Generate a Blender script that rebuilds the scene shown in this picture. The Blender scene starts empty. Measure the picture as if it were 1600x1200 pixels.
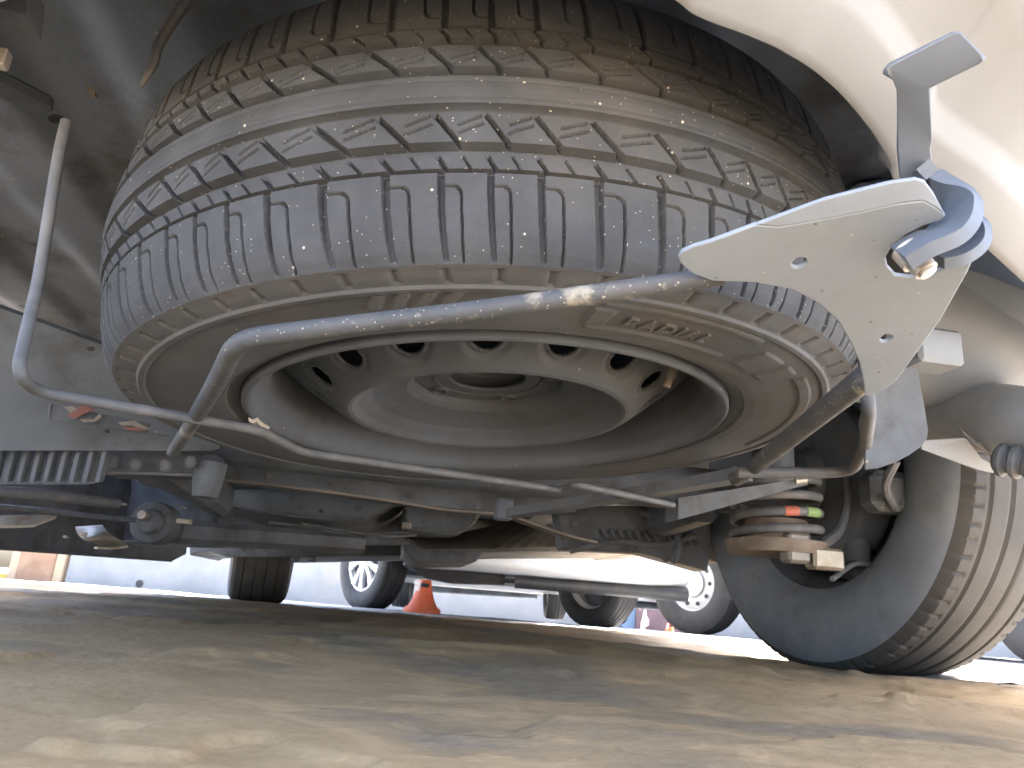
import bpy, math, random
import numpy as np
from mathutils import Matrix, Vector

random.seed(7); rng = np.random.default_rng(7)
SC = bpy.context.scene
COL = SC.collection
PI = math.pi

# ------------------------------------------------------------------ camera, sky, sun, exposure
FPX = 1150.0                                   # focal length in pixels of the 1600 wide photograph
CAM_H = 0.058
UP = np.array([0.08, 1.0, -0.30]); UP /= np.linalg.norm(UP)      # world up seen from the camera
FW = np.array([0, 0, -1.0])
YA = FW - FW.dot(UP) * UP; YA /= np.linalg.norm(YA)
XA = np.cross(YA, UP)
MW = np.array([XA, YA, UP])                    # camera axes -> world axes
CPOS = np.array([0, 0, CAM_H])
cd = bpy.data.cameras.new('camera'); cam = bpy.data.objects.new('camera', cd); COL.objects.link(cam)
cd.sensor_width = 36; cd.lens = FPX / 1600 * 36; cd.clip_start = 0.01; cd.clip_end = 2000
cd.dof.use_dof = True; cd.dof.focus_distance = 0.5; cd.dof.aperture_fstop = 32
m4 = Matrix.Identity(4)
for i in range(3):
    for j in range(3): m4[i][j] = MW[i][j]
m4[2][3] = CAM_H
cam.matrix_world = m4
SC.camera = cam

SUN_EL, SUN_AZ = math.radians(60), math.radians(40)     # azimuth clockwise from +Y
W = bpy.data.worlds.new('World'); SC.world = W; W.use_nodes = True
nt = W.node_tree; nt.nodes.clear()
sky = nt.nodes.new('ShaderNodeTexSky'); sky.sky_type = 'NISHITA'; sky.sun_disc = False
sky.sun_elevation = SUN_EL; sky.sun_rotation = SUN_AZ; sky.dust_density = 5.0; sky.air_density = .8; sky.ozone_density = .6
bg = nt.nodes.new('ShaderNodeBackground'); bg.inputs[1].default_value = 0.15
wo = nt.nodes.new('ShaderNodeOutputWorld')
nt.links.new(sky.outputs[0], bg.inputs[0]); nt.links.new(bg.outputs[0], wo.inputs[0])
sd = bpy.data.lights.new('sun', 'SUN'); sun = bpy.data.objects.new('sun', sd); COL.objects.link(sun)
sd.energy = 5.0; sd.angle = math.radians(0.5); sd.color = (1, .965, .92)
sdir = Vector((math.sin(SUN_AZ) * math.cos(SUN_EL), math.cos(SUN_AZ) * math.cos(SUN_EL), math.sin(SUN_EL)))
sun.rotation_euler = sdir.to_track_quat('Z', 'Y').to_euler()
SC.view_settings.view_transform = 'Standard'; SC.view_settings.look = 'None'
SC.view_settings.exposure = 3.4; SC.view_settings.gamma = 1; SC.view_settings.use_curve_mapping = False
SC.render.engine = 'CYCLES'
SC.cycles.use_denoising = True
SC.cycles.max_bounces = 10; SC.cycles.diffuse_bounces = 6; SC.cycles.sample_clamp_indirect = 8
SC.cycles.caustics_reflective = False; SC.cycles.caustics_refractive = False

# ------------------------------------------------------------------ helpers
def P(px, py, d):
    """world point seen at photo pixel (px,py), d metres along the view axis"""
    return MW @ np.array([(px - 800) / FPX * d, -(py - 600) / FPX * d, -d]) + CPOS
def ray(px, py): return P(px, py, 1.0) - CPOS
def HZ(px, py, z):
    r = ray(px, py); return CPOS + r * ((z - CAM_H) / r[2])
NB = np.array([0.00503, 0.9507, -0.31007]); NB /= np.linalg.norm(NB)
DISC_N = MW @ NB                                # axis of the spare wheel
DISC_C = MW @ np.array([-0.02194, -0.03239, -0.65358]) + CPOS
def DP(px, py, off=0.0):
    """point on the plane of the spare wheel's lower lip, moved off metres along its axis"""
    r = ray(px, py); t = ((DISC_C - CPOS) @ DISC_N + off) / (r @ DISC_N); return CPOS + r * t

class MB:
    def __init__(s): s.v = []; s.f = []
    def add(s, v, f):
        k = len(s.v); s.v += [tuple(map(float, q)) for q in v]; s.f += [tuple(int(i) + k for i in q) for q in f]; return s
    def box(s, c, size, rot=None, bev=0.0):
        sx, sy, sz = [q / 2 for q in size]
        if bev <= 0:
            v = np.array([(x, y, z) for x in (-sx, sx) for y in (-sy, sy) for z in (-sz, sz)])
            f = [(0, 1, 3, 2), (4, 6, 7, 5), (0, 4, 5, 1), (2, 3, 7, 6), (0, 2, 6, 4), (1, 5, 7, 3)]
        else:
            b = min(bev, sx * .9, sy * .9, sz * .9)
            v = []; ix = {}
            for x in (-1, 1):
                for y in (-1, 1):
                    for z in (-1, 1):
                        for k in range(3):
                            p = [x * sx, y * sy, z * sz]
                            for a in range(3):
                                if a != k: p[a] -= (x, y, z)[a] * b
                            ix[(x, y, z, k)] = len(v); v.append(p)
            f = []
            for k in range(3):
                a, c2 = (k + 1) % 3, (k + 2) % 3
                for s1 in (-1, 1):
                    q = []
                    for (i, j) in ((-1, -1), (1, -1), (1, 1), (-1, 1)):
                        t = [0, 0, 0]; t[k] = s1; t[a] = i; t[c2] = j; q.append(ix[(*t, k)])
                    f.append(q if s1 > 0 else q[::-1])
                for i in (-1, 1):
                    for j in (-1, 1):
                        t0 = [0, 0, 0]; t1 = [0, 0, 0]
                        t0[k] = -1; t1[k] = 1; t0[a] = t1[a] = i; t0[c2] = t1[c2] = j
                        q = [ix[(*t0, a)], ix[(*t1, a)], ix[(*t1, c2)], ix[(*t0, c2)]]
                        f.append(q if i * j > 0 else q[::-1])
            for x in (-1, 1):
                for y in (-1, 1):
                    for z in (-1, 1):
                        q = [ix[(x, y, z, k)] for k in range(3)]; f.append(q if x * y * z > 0 else q[::-1])
            v = np.array(v)
        if rot is not None: v = v @ np.array(rot).T
        return s.add(v + np.array(c), f)
    def beam(s, a, b, w, h, up=(0, 0, 1), bev=0.0):
        a = np.array(a, float); b = np.array(b, float); d = b - a; L = np.linalg.norm(d); d /= L
        u = np.array(up, float); x = np.cross(d, u); x /= np.linalg.norm(x); u = np.cross(x, d)
        return s.box((a + b) / 2, (w, L, h), np.array([x, d, u]).T, bev)
    def tube(s, pts, r, n=10, bend=0.0, flat=None, up=None, seg=6):
        pts = [np.array(p, float) for p in pts]
        if bend > 0: pts = rounded(pts, bend, seg)
        m = len(pts); rr = r if hasattr(r, '__len__') else [r] * m
        if len(rr) != m: rr = np.interp(np.linspace(0, 1, m), np.linspace(0, 1, len(rr)), rr)
        tan = [pts[min(i + 1, m - 1)] - pts[max(i - 1, 0)] for i in range(m)]
        tan = [t / np.linalg.norm(t) for t in tan]
        ref = np.array(up if up is not None else ((0, 0, 1) if abs(tan[0][2]) < .9 else (1, 0, 0)), float)
        v = []
        for i in range(m):
            x = np.cross(tan[i], ref); x /= np.linalg.norm(x); y = np.cross(x, tan[i])
            if up is None: ref = y
            if flat: w, h = flat; ring = [(-w, -h), (w, -h), (w, h), (-w, h)]
            else: ring = [(rr[i] * math.cos(2 * PI * k / n), rr[i] * math.sin(2 * PI * k / n)) for k in range(n)]
            v += [pts[i] + x * q[0] + y * q[1] for q in ring]
        if flat: n = 4
        f = [(i * n + k, i * n + (k + 1) % n, (i + 1) * n + (k + 1) % n, (i + 1) * n + k) for i in range(m - 1) for k in range(n)]
        f += [tuple(range(n))[::-1], tuple((m - 1) * n + k for k in range(n))]
        return s.add(v, f)
    def lathe(s, prof, n=48, M=None, a0=0, a1=2 * PI, close=False):
        """prof: (r, z) about local z"""
        full = abs(a1 - a0 - 2 * PI) < 1e-6; k = n if full else n + 1; m = len(prof); v = []
        for i in range(k):
            t = a0 + (a1 - a0) * i / n
            v += [(r * math.cos(t), r * math.sin(t), z) for r, z in prof]
        v = np.array(v)
        if M is not None: v = v @ np.array(M[0]).T + np.array(M[1])
        f = []; mm = m if close else m - 1
        for i in range(n):
            i2 = (i + 1) % k
            for j in range(mm):
                j2 = (j + 1) % m; f.append((i * m + j, i2 * m + j, i2 * m + j2, i * m + j2))
        return s.add(v, f)
    def prism(s, poly, off):
        """poly: 3D outline, off: extrude vector"""
        p = [np.array(q, float) for q in poly]; n = len(p); o = np.array(off, float)
        f = [tuple(range(n))[::-1], tuple(range(n, 2 * n))] + [(i, (i + 1) % n, n + (i + 1) % n, n + i) for i in range(n)]
        return s.add(p + [q + o for q in p], f)
    def grid(s, G, flip=False):
        G = np.array(G); a, b = G.shape[:2]
        f = [(i * b + j, (i + 1) * b + j, (i + 1) * b + j + 1, i * b + j + 1) for i in range(a - 1) for j in range(b - 1)]
        if flip: f = [q[::-1] for q in f]
        return s.add(G.reshape(-1, 3), f)

def rounded(pts, r, seg=6):
    out = [pts[0]]
    for i in range(1, len(pts) - 1):
        a, b, c = pts[i - 1], pts[i], pts[i + 1]
        q = min(r, np.linalg.norm(a - b) * .45, np.linalg.norm(c - b) * .45)
        p0 = b + (a - b) / np.linalg.norm(a - b) * q; p1 = b + (c - b) / np.linalg.norm(c - b) * q
        for k in range(seg + 1):
            t = k / seg; out.append((1 - t) ** 2 * p0 + 2 * t * (1 - t) * b + t * t * p1)
    out.append(pts[-1]); return out
def smooth_path(pts, n=6):
    pts = [np.array(p, float) for p in pts]; p = [2 * pts[0] - pts[1]] + pts + [2 * pts[-1] - pts[-2]]; out = []
    for i in range(1, len(p) - 2):
        for k in range(n):
            t = k / n
            out.append(.5 * (2 * p[i] + (p[i + 1] - p[i - 1]) * t + (2 * p[i - 1] - 5 * p[i] + 4 * p[i + 1] - p[i + 2]) * t * t + (3 * p[i] - p[i - 1] - 3 * p[i + 1] + p[i + 2]) * t ** 3))
    out.append(pts[-1]); return out

def link(o, parent=None):
    COL.objects.link(o)
    if parent is not None: o.parent = parent
    return o
WLOC = {}
def obj(name, mb, mat, parent=None, loc=None, angle=35, local=False, solid=0, bevel=0):
    """one mesh object. Vertices are world unless local; they are stored relative to the parent's base or to loc"""
    me = bpy.data.meshes.new(name)
    base = np.array(loc if loc is not None else (0, 0, 0), float)
    v = np.array(mb.v)
    if not local:
        if parent is not None:
            Mi = np.array(wmat(parent).inverted()); v = np.c_[v, np.ones(len(v))] @ Mi.T; v = v[:, :3]
        elif loc is not None: v = v - base
    me.from_pydata([tuple(q) for q in v], [], mb.f); me.validate(); me.update()
    o = bpy.data.objects.new(name, me); link(o, parent)
    if loc is not None: o.location = base
    fin(me, mat, angle)
    if solid:
        md = o.modifiers.new('solid', 'SOLIDIFY'); md.thickness = solid; md.offset = 0
    if bevel:
        md = o.modifiers.new('bevel', 'BEVEL'); md.width = bevel; md.segments = 2; md.limit_method = 'ANGLE'; md.angle_limit = math.radians(40); md.harden_normals = True
    return o
def fin(me, mat, angle=35):
    if mat is not None: me.materials.append(mat)
    me.shade_smooth(); me.set_sharp_from_angle(angle=math.radians(angle))
def fast_mesh(name, V, Q):
    me = bpy.data.meshes.new(name); n = len(Q)
    me.vertices.add(len(V)); me.vertices.foreach_set('co', np.ascontiguousarray(V, np.float32).ravel())
    me.loops.add(n * 4); me.loops.foreach_set('vertex_index', np.ascontiguousarray(Q, np.int32).ravel())
    me.polygons.add(n); me.polygons.foreach_set('loop_start', np.arange(0, 4 * n, 4, dtype=np.int32))
    me.polygons.foreach_set('loop_total', np.full(n, 4, np.int32)); me.update(calc_edges=True); me.validate()
    return me
def wmat(o):
    M = o.matrix_basis.copy()
    while o.parent is not None:
        o = o.parent; M = o.matrix_basis @ M
    return M
def thing(name, label, cat, loc=(0, 0, 0), rotz=0.0, group=None, M=None):
    o = bpy.data.objects.new(name, None); COL.objects.link(o); o.empty_display_size = .1
    if M is not None: o.matrix_basis = M
    else: o.location = loc; o.rotation_euler = (0, 0, rotz)
    return tag(o, label, cat, group)
def tag(o, label=None, cat=None, group=None, kind=None):
    if label: o['label'] = label
    if cat: o['category'] = cat
    if group: o['group'] = group
    if kind: o['kind'] = kind
    return o
def copy_tree(o, parent=None):
    c = o.copy(); COL.objects.link(c); c.parent = parent
    for ch in [q for q in o.children]: copy_tree(ch, c)
    return c

# ------------------------------------------------------------------ materials
def mat(name, cols, rough=.6, metal=0.0, scale=30, detail=6, bump=.0, bscale=200, specks=None, spec=.5, coat=0, stretch=None, dirt=None):
    """cols: two or three colours mixed by noise. specks: (colour, scale, size). dirt: (colour, scale, lo, hi)"""
    m = bpy.data.materials.new(name); m.use_nodes = True; N = m.node_tree.nodes; L = m.node_tree.links
    b = N['Principled BSDF']; b.inputs['Metallic'].default_value = metal
    b.inputs['Specular IOR Level'].default_value = spec; b.inputs['Coat Weight'].default_value = coat
    tc = N.new('ShaderNodeTexCoord'); vec = tc.outputs['Object']
    if stretch:
        mp = N.new('ShaderNodeMapping'); mp.inputs['Scale'].default_value = stretch; L.new(vec, mp.inputs[0]); vec = mp.outputs[0]
    def noise(sc, de=6, ro=.6):
        n = N.new('ShaderNodeTexNoise'); n.inputs['Scale'].default_value = sc; n.inputs['Detail'].default_value = de; n.inputs['Roughness'].default_value = ro
        L.new(vec, n.inputs['Vector']); return n.outputs['Fac']
    r = N.new('ShaderNodeValToRGB'); L.new(noise(scale, detail), r.inputs[0])
    els = r.color_ramp.elements
    for i, c in enumerate(cols):
        pos = .3 + .4 * i / max(1, len(cols) - 1)
        e = els[i] if i < 2 else els.new(pos)
        e.position = pos; e.color = (*c, 1)
    col = r.outputs[0]
    def mix(fac, a, bcol):
        x = N.new('ShaderNodeMix'); x.data_type = 'RGBA'; L.new(fac, x.inputs[0]); L.new(a, x.inputs[6]); x.inputs[7].default_value = (*bcol, 1); return x.outputs[2]
    if dirt:
        c, sc, lo, hi = dirt
        rr = N.new('ShaderNodeMapRange'); rr.inputs[1].default_value = lo; rr.inputs[2].default_value = hi; L.new(noise(sc, 8, .7), rr.inputs[0]); col = mix(rr.outputs[0], col, c)
    if specks:
        for (c, sc, size, dens) in specks:
            vo = N.new('ShaderNodeTexVoronoi'); vo.inputs['Scale'].default_value = sc; L.new(vec, vo.inputs['Vector'])
            lt = N.new('ShaderNodeMath'); lt.operation = 'LESS_THAN'; L.new(vo.outputs['Distance'], lt.inputs[0]); lt.inputs[1].default_value = size
            sp = N.new('ShaderNodeSeparateColor'); L.new(vo.outputs['Color'], sp.inputs[0])
            l2 = N.new('ShaderNodeMath'); l2.operation = 'LESS_THAN'; L.new(sp.outputs[0], l2.inputs[0]); l2.inputs[1].default_value = dens
            mu = N.new('ShaderNodeMath'); mu.operation = 'MULTIPLY'; L.new(lt.outputs[0], mu.inputs[0]); L.new(l2.outputs[0], mu.inputs[1])
            col = mix(mu.outputs[0], col, c)
    L.new(col, b.inputs['Base Color'])
    ro = N.new('ShaderNodeMapRange'); ro.inputs[3].default_value = max(0, rough - .12); ro.inputs[4].default_value = min(1, rough + .12)
    L.new(noise(scale * 1.7), ro.inputs[0]); L.new(ro.outputs[0], b.inputs['Roughness'])
    if bump:
        bp = N.new('ShaderNodeBump'); bp.inputs['Strength'].default_value = bump; bp.inputs['Distance'].default_value = .002
        L.new(noise(bscale, 5), bp.inputs['Height']); L.new(bp.outputs[0], b.inputs['Normal'])
    return m
def g(v, t=(1, 1, 1)): return tuple(v * q for q in t)
WARM = (1.08, 1.0, .9); NEU = (.92, .99, 1.08); COOL = (.83, .96, 1.13); TRD = (.90, .98, 1.07); PLT = (.82, .96, 1.14)  # NEU, COOL, TRD, PLT tint the bluish glare veil into base colours
M = {}
M['tread'] = mat('tread_rubber', [g(.050, TRD), g(.064, TRD), g(.082, TRD)], .8, scale=22, bump=.25, bscale=700,
                 specks=[((.5, .45, .38), 150, .12, .10), ((.4, .36, .3), 420, .16, .12)], spec=.35, dirt=((.105, .10, .09), 9, .5, .85))
M['sidewall'] = mat('sidewall_rubber', [g(.10, NEU), g(.12, NEU), g(.145, NEU)], .72, scale=16, bump=.2, bscale=500,
                    specks=[((.45, .4, .33), 120, .10, .05)], spec=.4, dirt=((.14, .125, .105), 11, .5, .85))
M['steel'] = mat('black_steel', [g(.10, COOL), g(.12, COOL), g(.14, COOL)], .7, scale=18, bump=.12, bscale=300, specks=[((.5, .48, .45), 130, .10, .035)], spec=.5, dirt=((.06, .06, .058), 9, .5, .72))
M['darkwheel'] = mat('veil_lifted_rubber', [g(.19, COOL), g(.22, COOL), g(.245, NEU)], .8, scale=14, bump=.2, bscale=300, spec=.35, dirt=((.11, .1, .085), 8, .55, .9))  # sidewall paled beyond rubber's own tone, standing in for the glare veil
M['plate'] = mat('grey_plate_paint', [g(.30, PLT), g(.335, PLT), g(.37, PLT)], .7, scale=12, bump=.12, bscale=220, specks=[((.12, .11, .1), 260, .16, .08), ((.5, .48, .42), 180, .1, .05)], spec=.4, dirt=((.33, .335, .335), 9, .55, .85))
M['rod'] = mat('dusty_rod_paint', [g(.07, NEU), g(.09, NEU), g(.11)], .6, scale=30, bump=.3, bscale=300, specks=[((.36, .34, .28), 230, .16, .14), ((.34, .32, .26), 520, .26, .16)], spec=.5, dirt=((.34, .32, .26), 34, .57, .68))
M['wire'] = mat('grey_wire', [g(.10, NEU), g(.13, NEU), g(.17)], .6, scale=40, bump=.1, spec=.4, dirt=((.22, .19, .15), 30, .6, .8))
M['floor'] = mat('underbody_coating', [g(.19, COOL), g(.22, COOL), g(.25, COOL)], .7, scale=8, bump=.3, bscale=120, spec=.35, dirt=((.09, .09, .085), 7, .48, .68), specks=[((.32, .31, .28), 60, .12, .10), ((.06, .06, .06), 25, .2, .15)])  # base raised and cooled, so the glare veil sits in the colour
M['under'] = mat('dusty_veil_lifted_plastic', [g(.12, COOL), g(.15, COOL), g(.18, NEU)], .65, scale=9, bump=.2, bscale=150, spec=.4, dirt=((.065, .065, .06), 8, .48, .66), specks=[((.3, .28, .24), 90, .12, .10)])  # dusty, plus an extra lift that paints lens veil over dark parts
M['metal'] = mat('bare_metal_strip', [g(.16, WARM), g(.22, WARM), g(.28, WARM)], .5, metal=.3, scale=25, bump=.1, spec=.5, dirt=((.14, .10, .07), 20, .55, .75))
M['rust'] = mat('rusty_metal', [(.13, .105, .085), (.18, .15, .125), (.24, .21, .18)], .7, scale=30, bump=.3, spec=.3)
M['gold'] = mat('passivated_bracket', [(.26, .23, .18), (.34, .31, .25), (.43, .4, .34)], .45, metal=.4, scale=30, bump=.1, dirt=((.2, .12, .06), 18, .55, .7))
M['shield'] = mat('heat_shield', [(.11, .1, .085), (.16, .145, .12), (.22, .2, .17)], .5, metal=.5, scale=22, bump=.3, bscale=260, dirt=((.12, .09, .06), 14, .55, .8))
M['silver'] = mat('silver_beige_paint', [(.215, .23, .245), (.235, .25, .265), (.255, .27, .285)], .6, scale=6, bump=.03, bscale=400, specks=[((.25, .21, .17), 90, .06, .12), ((.3, .26, .2), 240, .07, .06)], spec=.5, dirt=((.20, .21, .22), 5, .5, .8))
M['pad'] = mat('blue_grey_bracket', [(.115, .14, .175), (.14, .165, .20), (.165, .19, .225)], .5, scale=12, bump=.08, spec=.4)
M['bolt'] = mat('galvanised_bolt', [g(.36, WARM), g(.45, WARM), g(.55, WARM)], .45, metal=.5, scale=60, bump=.15)
M['exhaust'] = mat('stainless_exhaust', [g(.36, NEU), g(.42, NEU), g(.48, NEU)], .5, metal=.15, scale=14, bump=.06, spec=.5, dirt=((.32, .3, .27), 9, .5, .8))
M['muffler'] = mat('muffler_steel', [g(.28, COOL), g(.32, COOL), g(.36, NEU)], .6, metal=0, scale=8, bump=.1, dirt=((.3, .29, .27), 9, .55, .85))
M['roadtread'] = mat('road_tread_rubber', [g(.05), g(.062), g(.075)], .8, scale=14, bump=.2, bscale=300, spec=.3, specks=[((.3, .29, .26), 140, .1, .06)])
M['cartyre'] = mat('black_tyre', [g(.03), g(.04), g(.05)], .7, scale=14, bump=.15, spec=.4)
M['red'] = mat('red_paint_mark', [(.42, .12, .08), (.52, .17, .12)], .6, scale=40)
M['green'] = mat('green_paint_mark', [(.2, .33, .14), (.28, .42, .2)], .6, scale=40)
M['white'] = mat('white_car_paint', [g(.58, (.98, 1, 1)), g(.63, (.98, 1, 1))], .35, scale=5, coat=.4, dirt=((.5, .49, .46), 4, .55, .9))
M['alloy'] = mat('silver_wheel_paint', [g(.62), g(.7)], .35, metal=.2, scale=10, dirt=((.5, .48, .43), 10, .55, .85))
M['trim'] = mat('black_trim', [g(.02), g(.03)], .55, scale=20, dirt=((.08, .07, .06), 7, .5, .9))
M['glass'] = mat('dark_window_glass', [g(.01), g(.015)], .08, scale=3, spec=.6)
M['cone'] = mat('orange_cone_plastic', [(.72, .13, .045), (.82, .17, .06)], .5, scale=20, dirt=((.55, .16, .09), 14, .5, .85), specks=[((.12, .05, .04), 22, .12, .25)])
M['conewhite'] = mat('faded_cone_band', [(.75, .55, .48), (.8, .62, .55)], .5, scale=20)
M['bluegrey'] = mat('blue_grey_car_paint', [(.2, .24, .32), (.24, .28, .36)], .35, scale=5, coat=.4)

def ground_mat():
    m = bpy.data.materials.new('worn_asphalt'); m.use_nodes = True; N = m.node_tree.nodes; L = m.node_tree.links
    b = N['Principled BSDF']; tc = N.new('ShaderNodeTexCoord'); vec = tc.outputs['Object']
    def noise(sc, de=8, ro=.62, v=None):
        n = N.new('ShaderNodeTexNoise'); n.inputs['Scale'].default_value = sc; n.inputs['Detail'].default_value = de; n.inputs['Roughness'].default_value = ro; n.inputs['Distortion'].default_value = .4
        L.new(v or vec, n.inputs['Vector']); return n.outputs['Fac']
    def ramp(f, pts):
        r = N.new('ShaderNodeValToRGB'); L.new(f, r.inputs[0]); e = r.color_ramp.elements
        while len(e) < len(pts): e.new(.5)
        for k, (p, c) in enumerate(pts): e[k].position = p; e[k].color = (*c, 1)
        return r.outputs[0]
    def mix(f, a, c):
        x = N.new('ShaderNodeMix'); x.data_type = 'RGBA'; L.new(f, x.inputs[0]); L.new(a, x.inputs[6])
        if isinstance(c, tuple): x.inputs[7].default_value = (*c, 1)
        else: L.new(c, x.inputs[7])
        return x.outputs[2]
    base = ramp(noise(7), [(.3, (.32, .215, .104)), (.5, (.41, .28, .142)), (.72, (.49, .345, .182))])
    fine = ramp(noise(160, 6), [(.3, (.20, .14, .078)), (.7, (.48, .345, .2))])
    c = mix(ramp(noise(3), [(.4, (.2, .2, .2)), (.7, (.45, .45, .45))]), base, fine)
    tar = ramp(noise(1.9, 6, .52), [(.50, (0, 0, 0)), (.56, (1, 1, 1))])
    dark = ramp(noise(60), [(.3, (.20, .155, .10)), (.7, (.32, .245, .16))])
    c = mix(tar, c, dark)
    edge = ramp(noise(1.9, 6, .52), [(.480, (0, 0, 0)), (.497, (.75, .75, .75)), (.512, (0, 0, 0))])
    c = mix(edge, c, (.5, .34, .185))
    wet = ramp(noise(1.35, 7, .6), [(.53, (0, 0, 0)), (.66, (.5, .5, .5))])
    c = mix(wet, c, (.13, .105, .08))
    dust = ramp(noise(5.3, 9, .7), [(.56, (0, 0, 0)), (.72, (.8, .8, .8))])
    c = mix(dust, c, (.46, .33, .19))
    vo = N.new('ShaderNodeTexVoronoi'); vo.inputs['Scale'].default_value = 55; L.new(vec, vo.inputs['Vector'])
    st = ramp(vo.outputs['Distance'], [(.05, (1, 1, 1)), (.08, (0, 0, 0))])
    sp = N.new('ShaderNodeSeparateColor'); L.new(vo.outputs['Color'], sp.inputs[0])
    lt = N.new('ShaderNodeMath'); lt.operation = 'LESS_THAN'; L.new(sp.outputs[1], lt.inputs[0]); lt.inputs[1].default_value = .1
    mu = N.new('ShaderNodeMath'); mu.operation = 'MULTIPLY'; L.new(st, mu.inputs[0]); L.new(lt.outputs[0], mu.inputs[1])
    c = mix(mu.outputs[0], c, (.42, .38, .31))
    # ground outside the brown bay made pale and neutral to keep bounce light untinted
    sx = N.new('ShaderNodeSeparateXYZ'); L.new(vec, sx.inputs[0])
    def m_(op, a, b_):
        q = N.new('ShaderNodeMath'); q.operation = op
        for k, v in enumerate((a, b_)):
            if isinstance(v, (int, float)): q.inputs[k].default_value = v
            else: L.new(v, q.inputs[k])
        return q.outputs[0]
    ex = m_('SUBTRACT', m_('ABSOLUTE', m_('ADD', sx.outputs[0], .55), 0), 1.3); ey = m_('SUBTRACT', m_('ABSOLUTE', m_('SUBTRACT', sx.outputs[1], 1.2), 0), 2.1)
    ed = m_('ADD', m_('MAXIMUM', ex, ey), m_('MULTIPLY', m_('SUBTRACT', noise(2.4), .5), .9))
    bay = N.new('ShaderNodeMapRange'); bay.inputs[1].default_value = -.08; bay.inputs[2].default_value = .25; L.new(ed, bay.inputs[0])
    pale = ramp(noise(9), [(.3, (.33, .33, .33)), (.5, (.39, .39, .39)), (.75, (.45, .445, .44))])
    c = mix(bay.outputs[0], c, pale)
    L.new(c, b.inputs['Base Color'])
    rr = ramp(noise(4), [(.3, (.55, .55, .55)), (.7, (.85, .85, .85))]); L.new(rr, b.inputs['Roughness'])
    bp = N.new('ShaderNodeBump'); bp.inputs['Strength'].default_value = .6; bp.inputs['Distance'].default_value = .003
    L.new(noise(110, 7), bp.inputs['Height']); L.new(bp.outputs[0], b.inputs['Normal'])
    return m
M['ground'] = ground_mat()
M['wall'] = mat('painted_wall', [(.15, .165, .175), (.185, .195, .205), (.22, .227, .232)], .8, scale=2.2, bump=.15, bscale=40, dirt=((.24, .22, .19), 1.3, .55, .8))
M['pillar'] = mat('ochre_render', [(.18, .105, .065), (.22, .135, .085), (.27, .18, .115)], .85, scale=5, bump=.2, bscale=40, dirt=((.15, .1, .07), 7, .58, .75))
M['pillaredge'] = mat('cream_render', [(.31, .235, .155), (.36, .28, .19)], .85, scale=5, bump=.2)
M['maroon'] = mat('maroon_paint', [(.07, .045, .055), (.1, .065, .075)], .7, scale=6, bump=.2, dirt=((.5, .4, .37), 4.2, .62, .64))
M['bluepost'] = mat('blue_paint', [(.11, .19, .29), (.14, .22, .33)], .6, scale=6)
M['yellow'] = mat('yellow_kerb_paint', [(.34, .26, .05), (.4, .32, .07)], .7, scale=8)

# ------------------------------------------------------------------ the setting: ground
def vnoise(x, y, seed):
    """smooth value noise, numpy"""
    xi = np.floor(x).astype(np.int64); yi = np.floor(y).astype(np.int64); fx = x - xi; fy = y - yi
    fx = fx * fx * (3 - 2 * fx); fy = fy * fy * (3 - 2 * fy)
    def h(a, b):
        n = (a * 374761393 + b * 668265263 + seed * 982451653) & 0xffffffff
        n = ((n ^ (n >> 13)) * 1274126177) & 0xffffffff
        return ((n ^ (n >> 16)) & 0xffff) / 65535.0
    return (h(xi, yi) * (1 - fx) + h(xi + 1, yi) * fx) * (1 - fy) + (h(xi, yi + 1) * (1 - fx) + h(xi + 1, yi + 1) * fx) * fy
def fbm(x, y, seed, o=5):
    s = 0; a = .5
    for k in range(o): s = s + a * vnoise(x * 2 ** k, y * 2 ** k, seed + k * 17); a *= .5
    return s
def sst(x, a, b):
    t = np.clip((x - a) / (b - a), 0, 1); return t * t * (3 - 2 * t)
def ground_z(x, y):
    x = np.asarray(x, float); y = np.asarray(y, float)
    near = 1 - sst(np.hypot(x, y), 5, 9)
    z = -.020 * sst(y, 2.2, 3.6) - .012 * sst(y, 3.6, 4.8) - .15 * sst(y, 4.6, 9.6)
    lay = fbm(x * 1.7 + 3, y * 2.6 + 9, 5)
    z = z + near * (.006 * (sst(lay, .50, .525) - .5) + .004 * (sst(fbm(x * 4.1, y * 5.2, 11), .52, .55)) + .006 * (fbm(x * 5, y * 5, 21) - .5) + .003 * (fbm(x * 40, y * 40, 31, 3) - .5))
    z = z - .006 * (1 - sst(np.hypot(x, y), .12, .3))
    return z
na, nr = 520, 420
rad = np.r_[0.0, np.geomspace(.05, 8, nr - 14), np.geomspace(9, 60, 13)]
# rays are denser across the view
ang = np.r_[np.linspace(-.85, .85, 380), np.linspace(.85, 2 * PI - .85, 142)[1:-1]]
A, Rr = np.meshgrid(ang, rad, indexing='ij')
gx, gy = Rr * np.sin(A), Rr * np.cos(A); gz = ground_z(gx, gy)
V = np.stack([gx, gy, gz], -1).reshape(-1, 3); na = len(ang)
i, j = np.meshgrid(np.arange(na), np.arange(nr - 1), indexing='ij'); i2 = (i + 1) % na
Q = np.stack([i * nr + j, i * nr + j + 1, i2 * nr + j + 1, i2 * nr + j], -1).reshape(-1, 4)[:, ::-1]
me = fast_mesh('ground', V, Q); fin(me, M['ground'], 180)
go = bpy.data.objects.new('ground', me); COL.objects.link(go); tag(go, kind='structure')
gz0 = lambda x, y: float(ground_z(x, y))

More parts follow.
